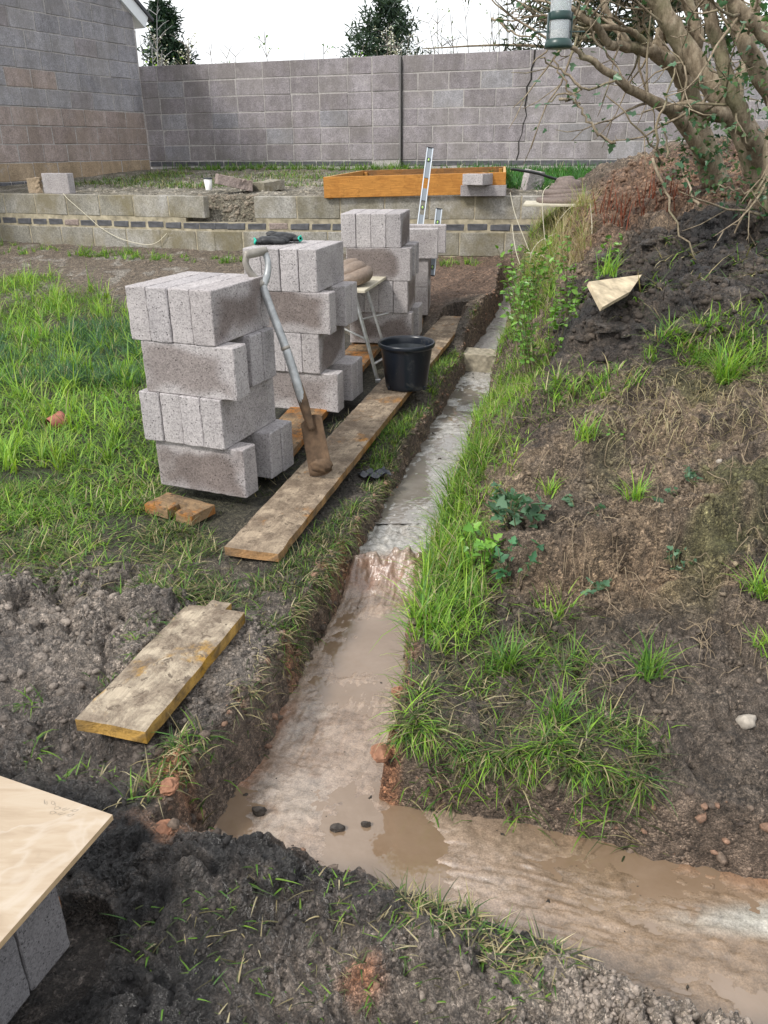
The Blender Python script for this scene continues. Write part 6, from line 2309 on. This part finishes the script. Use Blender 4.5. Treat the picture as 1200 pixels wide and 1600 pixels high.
def limb(name, pts, rads, nz_=.05, parent=TR, n=12, k=5):
    bm = bmesh.new()
    P_ = smooth_path([at(*q) - so for q in pts], k)
    P_ = [p + Vector((random.gauss(0, .0035), random.gauss(0, .0035), random.gauss(0, .0035))) * (1 if 0 < i < len(P_) - 1 else 0) for i, p in enumerate(P_)]
    tube(bm, P_, [r * .80 for r in lerp_list(rads, len(P_))], n, True, nz_)
    o = bm_obj(name, bm, M_BARK, parent, True)
    return P_


paths = []
S1 = limb('trunk', [(1215, 340, 4.75), (1185, 250, 4.75), (1150, 185, 4.8), (1110, 130, 4.85), (1075, 80, 4.9), (1045, 35, 4.9), (1012, -25, 4.9)], [.13, .105, .082, .074, .068, .062, .055])
paths.append(S1)
paths.append(limb('branch', [(1148, 182, 4.78), (1115, 178, 4.7), (1088, 168, 4.65), (1060, 166, 4.6)], [.06, .045, .036, .028]))
paths.append(limb('branch', [(1190, 262, 4.72), (1178, 225, 4.62), (1160, 190, 4.55), (1143, 140, 4.5), (1128, 90, 4.5), (1115, 45, 4.5), (1095, -25, 4.5)], [.06, .056, .05, .045, .042, .040, .036]))
paths.append(limb('branch', [(1215, 160, 4.5), (1190, 120, 4.45), (1168, 75, 4.45), (1150, 30, 4.5), (1135, -25, 4.5)], [.062, .058, .05, .045, .04]))
paths.append(limb('branch', [(1215, 70, 4.3), (1180, 38, 4.3), (1150, 10, 4.3), (1135, -10, 4.3)], [.05, .045, .038, .034]))
paths.append(limb('trunk', [(1118, 285, 5.3), (1100, 230, 5.3), (1082, 170, 5.3), (1072, 130, 5.25), (1050, 100, 5.2), (1018, 82, 5.15), (985, 74, 5.1), (950, 70, 5.0)], [.10, .085, .075, .07, .055, .042, .034, .028]))
paths.append(limb('branch', [(950, 70, 5.0), (938, 48, 4.95), (918, 32, 4.9), (900, 18, 4.9), (885, 8, 4.9)], [.028, .026, .022, .018, .012]))
paths.append(limb('branch', [(1105, 250, 5.2), (1060, 185, 5.1), (1028, 162, 5.0), (985, 138, 4.9), (945, 110, 4.8), (905, 82, 4.75), (890, 70, 4.7)], [.05, .045, .038, .03, .024, .016, .01]))
paths.append(limb('branch', [(1050, 100, 5.2), (1035, 80, 5.2), (1028, 60, 5.2), (1035, 45, 5.2), (1042, 60, 5.25)], [.04, .034, .028, .024, .02]))
paths.append(limb('branch', [(1035, 92, 5.2), (1000, 60, 5.1), (980, 46, 5.05), (940, 42, 5.0), (905, 46, 4.95), (880, 40, 4.9)], [.03, .022, .018, .015, .011, .007]))
paths.append(limb('branch', [(985, 74, 5.1), (968, 50, 5.15), (950, 28, 5.2), (938, -20, 5.2)], [.03, .026, .022, .018]))
paths.append(limb('branch', [(1075, 110, 5.1), (1090, 60, 5.0), (1080, 20, 5.0), (1060, -25, 5.0)], [.05, .045, .04, .036]))
paths.append(limb('branch', [(1180, 300, 5.6), (1160, 220, 5.6), (1150, 150, 5.6), (1170, 80, 5.6), (1185, -25, 5.6)], [.06, .055, .05, .045, .04]))
paths.append(limb('trunk', [(1230, 420, 4.4), (1205, 300, 4.4), (1212, 200, 4.4)], [.075, .065, .05]))
paths.append(limb('branch', [(1205, 330, 4.4), (1203, 372, 4.38), (1206, 420, 4.3)], [.03, .022, .018]))
# thin twigs: hand-placed ones first
TWIGS = [[(840, 92, 4.4), (880, 112, 4.4), (912, 138, 4.4)], [(862, 85, 4.2), (876, 120, 4.2), (905, 165, 4.2), (930, 200, 4.2), (960, 228, 4.2)], [(860, 156, 4.5), (910, 140, 4.5), (970, 130, 4.6)],
         [(950, 150, 4.8), (1010, 215, 4.8), (1035, 255, 4.9)], [(1030, 180, 4.6), (1040, 220, 4.6), (1045, 250, 4.6)], [(1060, 100, 4.4), (1035, 170, 4.3), (1020, 235, 4.3)],
         [(985, 130, 4.9), (960, 100, 4.9), (930, 60, 4.9), (920, 20, 4.9)], [(830, 100, 4.9), (880, 60, 4.9), (930, 62, 4.9)], [(905, 165, 4.3), (880, 152, 4.3)], [(1100, 420, 4.1), (1050, 330, 4.2), (1020, 250, 4.3)],
         [(1120, 290, 4.3), (1165, 300, 4.3), (1195, 302, 4.3)], [(840, 60, 5.2), (800, 48, 5.4), (770, 30, 5.5)], [(930, 30, 5), (880, 12, 5), (830, 0, 5.1)], [(1060, 255, 4.4), (1080, 300, 4.3), (1090, 320, 4.2)]]
bm = bmesh.new()
twig_pts = []
for T_ in TWIGS:
    P_ = smooth_path([at(*q) - so for q in T_], 6)
    P_ = [p + Vector((random.gauss(0, .008), random.gauss(0, .008), random.gauss(0, .008))) for p in P_]
    tube(bm, P_, lerp_list([.0035, .0075], len(P_)), 6)
    twig_pts += P_
# generated twigs from the branches
for P_ in paths:
    for k in range(5):
        i = random.randrange(len(P_) // 3, len(P_))
        p = P_[i].copy()
        d = Vector((random.gauss(-.5, .7), random.gauss(-.2, .5), random.gauss(.25, .7))).normalized()
        L_ = random.uniform(.15, .7)
        path = [p]
        for j in range(6):
            d = (d + Vector((random.gauss(0, .22), random.gauss(0, .22), random.gauss(0, .22)))).normalized()
            p = p + d * L_ / 6
            path.append(p)
            if j in (2, 4):
                d2 = (d + Vector((random.gauss(0, .7), random.gauss(0, .7), random.gauss(0, .7)))).normalized()
                tube(bm, [p, p + d2 * L_ * .2, p + d2 * L_ * .35 + Vector((0, 0, .02))], [.003, .0025, .0015], 5)
        tube(bm, path, lerp_list([.008, .002], len(path)), 6)
        twig_pts += path[2:]
o = bm_obj('twigs', bm, M_BARK, TR, True)
o['kind'] = 'stuff'
tp = np.array([p[:] for p in twig_pts])
sel = rng.integers(0, len(tp), 260)
n = len(sel)
L = .045 * rng.uniform(.5, 1.3, n)
lf = leaf_mesh('leaves', tp[sel] + rng.normal(0, .015, (n, 3)), L, L * .8, rng.uniform(0, 6.28, n), rng.normal(.3, .6, n), pick(BLUISH, n), M_LEAF, TR, True)
lf['kind'] = 'stuff'


def ivy_cloud(name, boxes, n, leaf, pal, parent, so_, mat=M_LEAF):
    P = []
    for (px0, px1, py0, py1, Y0, Y1, w_) in boxes:
        for k in range(int(n * w_)):
            P.append((at(random.uniform(px0, px1), random.uniform(py0, py1), random.uniform(Y0, Y1)) - so_)[:])
    P = np.array(P)
    q = fbm(P[:, 0] + P[:, 1], P[:, 2], 5, 3, 400)
    P = P[q > -.18]
    n = len(P)
    L = leaf * rng.uniform(.5, 1.3, n)
    o = leaf_mesh(name, P, L, L * .85, rng.uniform(0, 6.28, n), rng.normal(.5, .6, n), pick(pal, n, .35), mat, parent, True)
    o['kind'] = 'stuff'
    return o


ivy_cloud('ivy', [(1100, 1215, 60, 330, 4.2, 5.0, .35), (1060, 1140, 170, 290, 4.9, 5.4, .25), (1130, 1215, -20, 160, 4.0, 5.0, .2), (1020, 1110, 215, 275, 4.9, 5.3, .12), (1120, 1215, 280, 345, 4.2, 4.8, .08)],
          1300, .034, np.concatenate([DARKL * np.array([1.2, .9, .7]), DARKL * .8, BLUISH * np.array([1.1, .9, .7])]), TR, so)
# evergreen mass behind the tree, beyond the wall
EV = empty('evergreen_tree', (4.3, 15.5, 1.1), 0, 'dark feathery evergreen crown behind the bare tree at upper right', 'tree')
so2 = Vector((4.3, 15.5, 1.1))


def conifer_cloud(name, P, leaf, pal, parent, down=.3, thin=.22):
    n = len(P)
    L = leaf * rng.uniform(.5, 1.4, n)
    o = leaf_mesh(name, P, L, L * thin, rng.uniform(0, 6.28, n), rng.normal(down, .7, n), pick(pal, n, .4), M_LEAF, parent)
    o['kind'] = 'stuff'
    return o


bm = bmesh.new()
tube(bm, [(0, 0, 0), (.1, 0, 2), (.0, .1, 5)], [.25, .2, .12], 10)
bm_obj('trunk', bm, M_BARK, EV, True)
P = []
for b in range(54):
    z0_ = random.uniform(.6, 4.5)
    a = random.uniform(0, 6.28)
    L_ = random.uniform(1.2, 3.9) * (1.1 - z0_ / 9)
    for k in range(300):
        t = random.random() ** .7
        P.append((math.cos(a) * L_ * t + random.gauss(0, .16), math.sin(a) * L_ * t + random.gauss(0, .16), z0_ + .35 * t * L_ - .2 * t * t * L_ + random.gauss(0, .10)))
conifer_cloud('crown', np.array(P), .17, np.array([[.035, .06, .03], [.05, .075, .04], [.025, .04, .025], [.09, .075, .045]]), EV)
bm = bmesh.new()
for b in range(90):
    a = random.uniform(0, 6.28); z0_ = random.uniform(.5, 4.3); L_ = random.uniform(1.5, 4)
    tube(bm, smooth_path([(0, 0, z0_), (math.cos(a) * L_ * .5, math.sin(a) * L_ * .5, z0_ + .3), (math.cos(a + .2) * L_, math.sin(a + .2) * L_, z0_ + .2 + random.uniform(-.4, .5))], 4), lerp_list([.04, .008], 9), 5)
o = bm_obj('branches', bm, M_BARK, EV)
o['kind'] = 'stuff'


def cypress(base, H, R, nl, label, pal, ragged=.15, branchy=False):
    t = empty('conifer_tree', base, 0, label, 'tree')
    bm = bmesh.new()
    tube(bm, [(0, 0, 0), (0, 0, H * .93)], [.14, .03], 8)
    bm_obj('trunk', bm, M_BARK, t)
    P = []
    nb = 120
    for b in range(nb):
        zb_ = H * (.12 + .86 * random.random())
        a = random.uniform(0, 6.28)
        rr = R * (1 - (zb_ / H) ** 1.7) * random.uniform(.65, 1.15 + ragged) + .12
        for k in range(nl // nb):
            tt = random.random() ** .5
            P.append((math.cos(a) * rr * tt + random.gauss(0, .07), math.sin(a) * rr * tt + random.gauss(0, .07), zb_ + rr * tt * .45 + random.gauss(0, .10)))
    conifer_cloud('crown', np.array(P), .15, pal, t, -.4, .3)
    return t


c1 = at(262, 95, 21)
cypress((c1.x, c1.y, 0.9), at(262, 5, 21).z - .9, .62, 9000, 'narrow dark green conifer beyond the back wall at left', np.array([[.03, .06, .04], [.045, .08, .05], [.02, .045, .03]]))
c2 = at(608, 95, 22)
cypress((c2.x, c2.y, 0.9), at(600, -8, 22).z - .9, 1.12, 7500, 'broad loose conifer beyond the middle of the back wall', np.array([[.05, .085, .06], [.07, .11, .075], [.035, .06, .045]]), .5)


def twig_bush(px, py, Y, H, R, n, label, col, blossom=0, name='bare_shrub', leafp=None, up=.8):
    p = at(px, py, Y)
    t = empty(name, (p.x, p.y, 1.0), 0, label, 'shrub')
    bm = bmesh.new()
    B_ = []
    for k in range(n):
        a = random.uniform(0, 6.28)
        r_ = R * math.sqrt(random.random())
        h = H * random.uniform(.5, 1.05)
        b0 = Vector((r_ * .8 * math.cos(a), r_ * .8 * math.sin(a), 0))
        tip = Vector((r_ * 1.1 * math.cos(a) + random.gauss(0, .1), r_ * 1.1 * math.sin(a), h))
        P_ = smooth_path([b0, (b0 + tip) / 2 + Vector((random.gauss(0, .05), random.gauss(0, .05), 0)), tip], 4)
        tube(bm, P_, lerp_list([.016, .004], len(P_)), 4)
        for j in range(7):
            i = random.randrange(3, len(P_))
            q = P_[i] + Vector((random.gauss(0, .16), random.gauss(0, .16), random.uniform(.05, .28)))
            tube(bm, [P_[i], (P_[i] + q) / 2 + Vector((0, 0, .02)), q], [.006, .005, .003], 4)
            B_.append(q); B_.append((P_[i] + q) / 2)
        B_ += P_[3:]
    o = bm_obj('stems', bm, simple('twig ' + name, col, .8), t)
    o['kind'] = 'stuff'
    if blossom:
        Q = np.array([random.choice(B_)[:] for _ in range(blossom)]) + rng.normal(0, .03, (blossom, 3))
        L = .036 * rng.uniform(.5, 1.2, blossom)
        f = leaf_mesh('blossom', Q, L, L, rng.uniform(0, 6.28, blossom), rng.normal(0, .8, blossom), np.tile(np.array([.75, .75, .72]), (blossom, 1)), M_LEAF, t)
        f['kind'] = 'stuff'
    if leafp is not None:
        m = 500
        Q = np.array([random.choice(B_)[:] for _ in range(m)]) + rng.normal(0, .05, (m, 3))
        L = .06 * rng.uniform(.5, 1.2, m)
        f = leaf_mesh('leaves', Q, L, L * .6, rng.uniform(0, 6.28, m), rng.normal(0, .8, m), pick(leafp, m), M_LEAF, t)
        f['kind'] = 'stuff'
    return t


TW = (.16, .14, .12)
twig_bush(272, 90, 17, 2.15, .65, 16, 'white blossoming shrub in front of the narrow conifer', TW, 900)
twig_bush(625, 80, 18.5, 2.6, .7, 20, 'white blossoming shrub in front of the broad conifer', TW, 1400)
twig_bush(330, 90, 17.5, 2.2, .9, 16, 'bare grey twigs showing above the wall right of the narrow conifer', TW, 60)
twig_bush(450, 90, 17.0, 1.95, 1.3, 18, 'sparse budding twigs above the middle of the back wall', TW, 120, leafp=FRESH)
twig_bush(225, 95, 16.5, 2.6, .25, 10, 'tall bare twigs between the building and the conifer', (.30, .30, .30))
twig_bush(245, 98, 15.8, 1.62, .45, 10, 'small bright green leafy bush peeping over the wall at left', (.12, .12, .06), leafp=np.array([[.30, .48, .06], [.24, .42, .06]]))
twig_bush(760, 70, 17.5, 2.8, 1.2, 26, 'fine bare budding twigs above the wall left of the feeder', TW, 200, leafp=np.array([[.2, .26, .12]]))
twig_bush(840, 70, 16.5, 2.9, .9, 20, 'fine bare twigs above the wall behind the feeder', TW, 150, leafp=np.array([[.16, .2, .1]]))
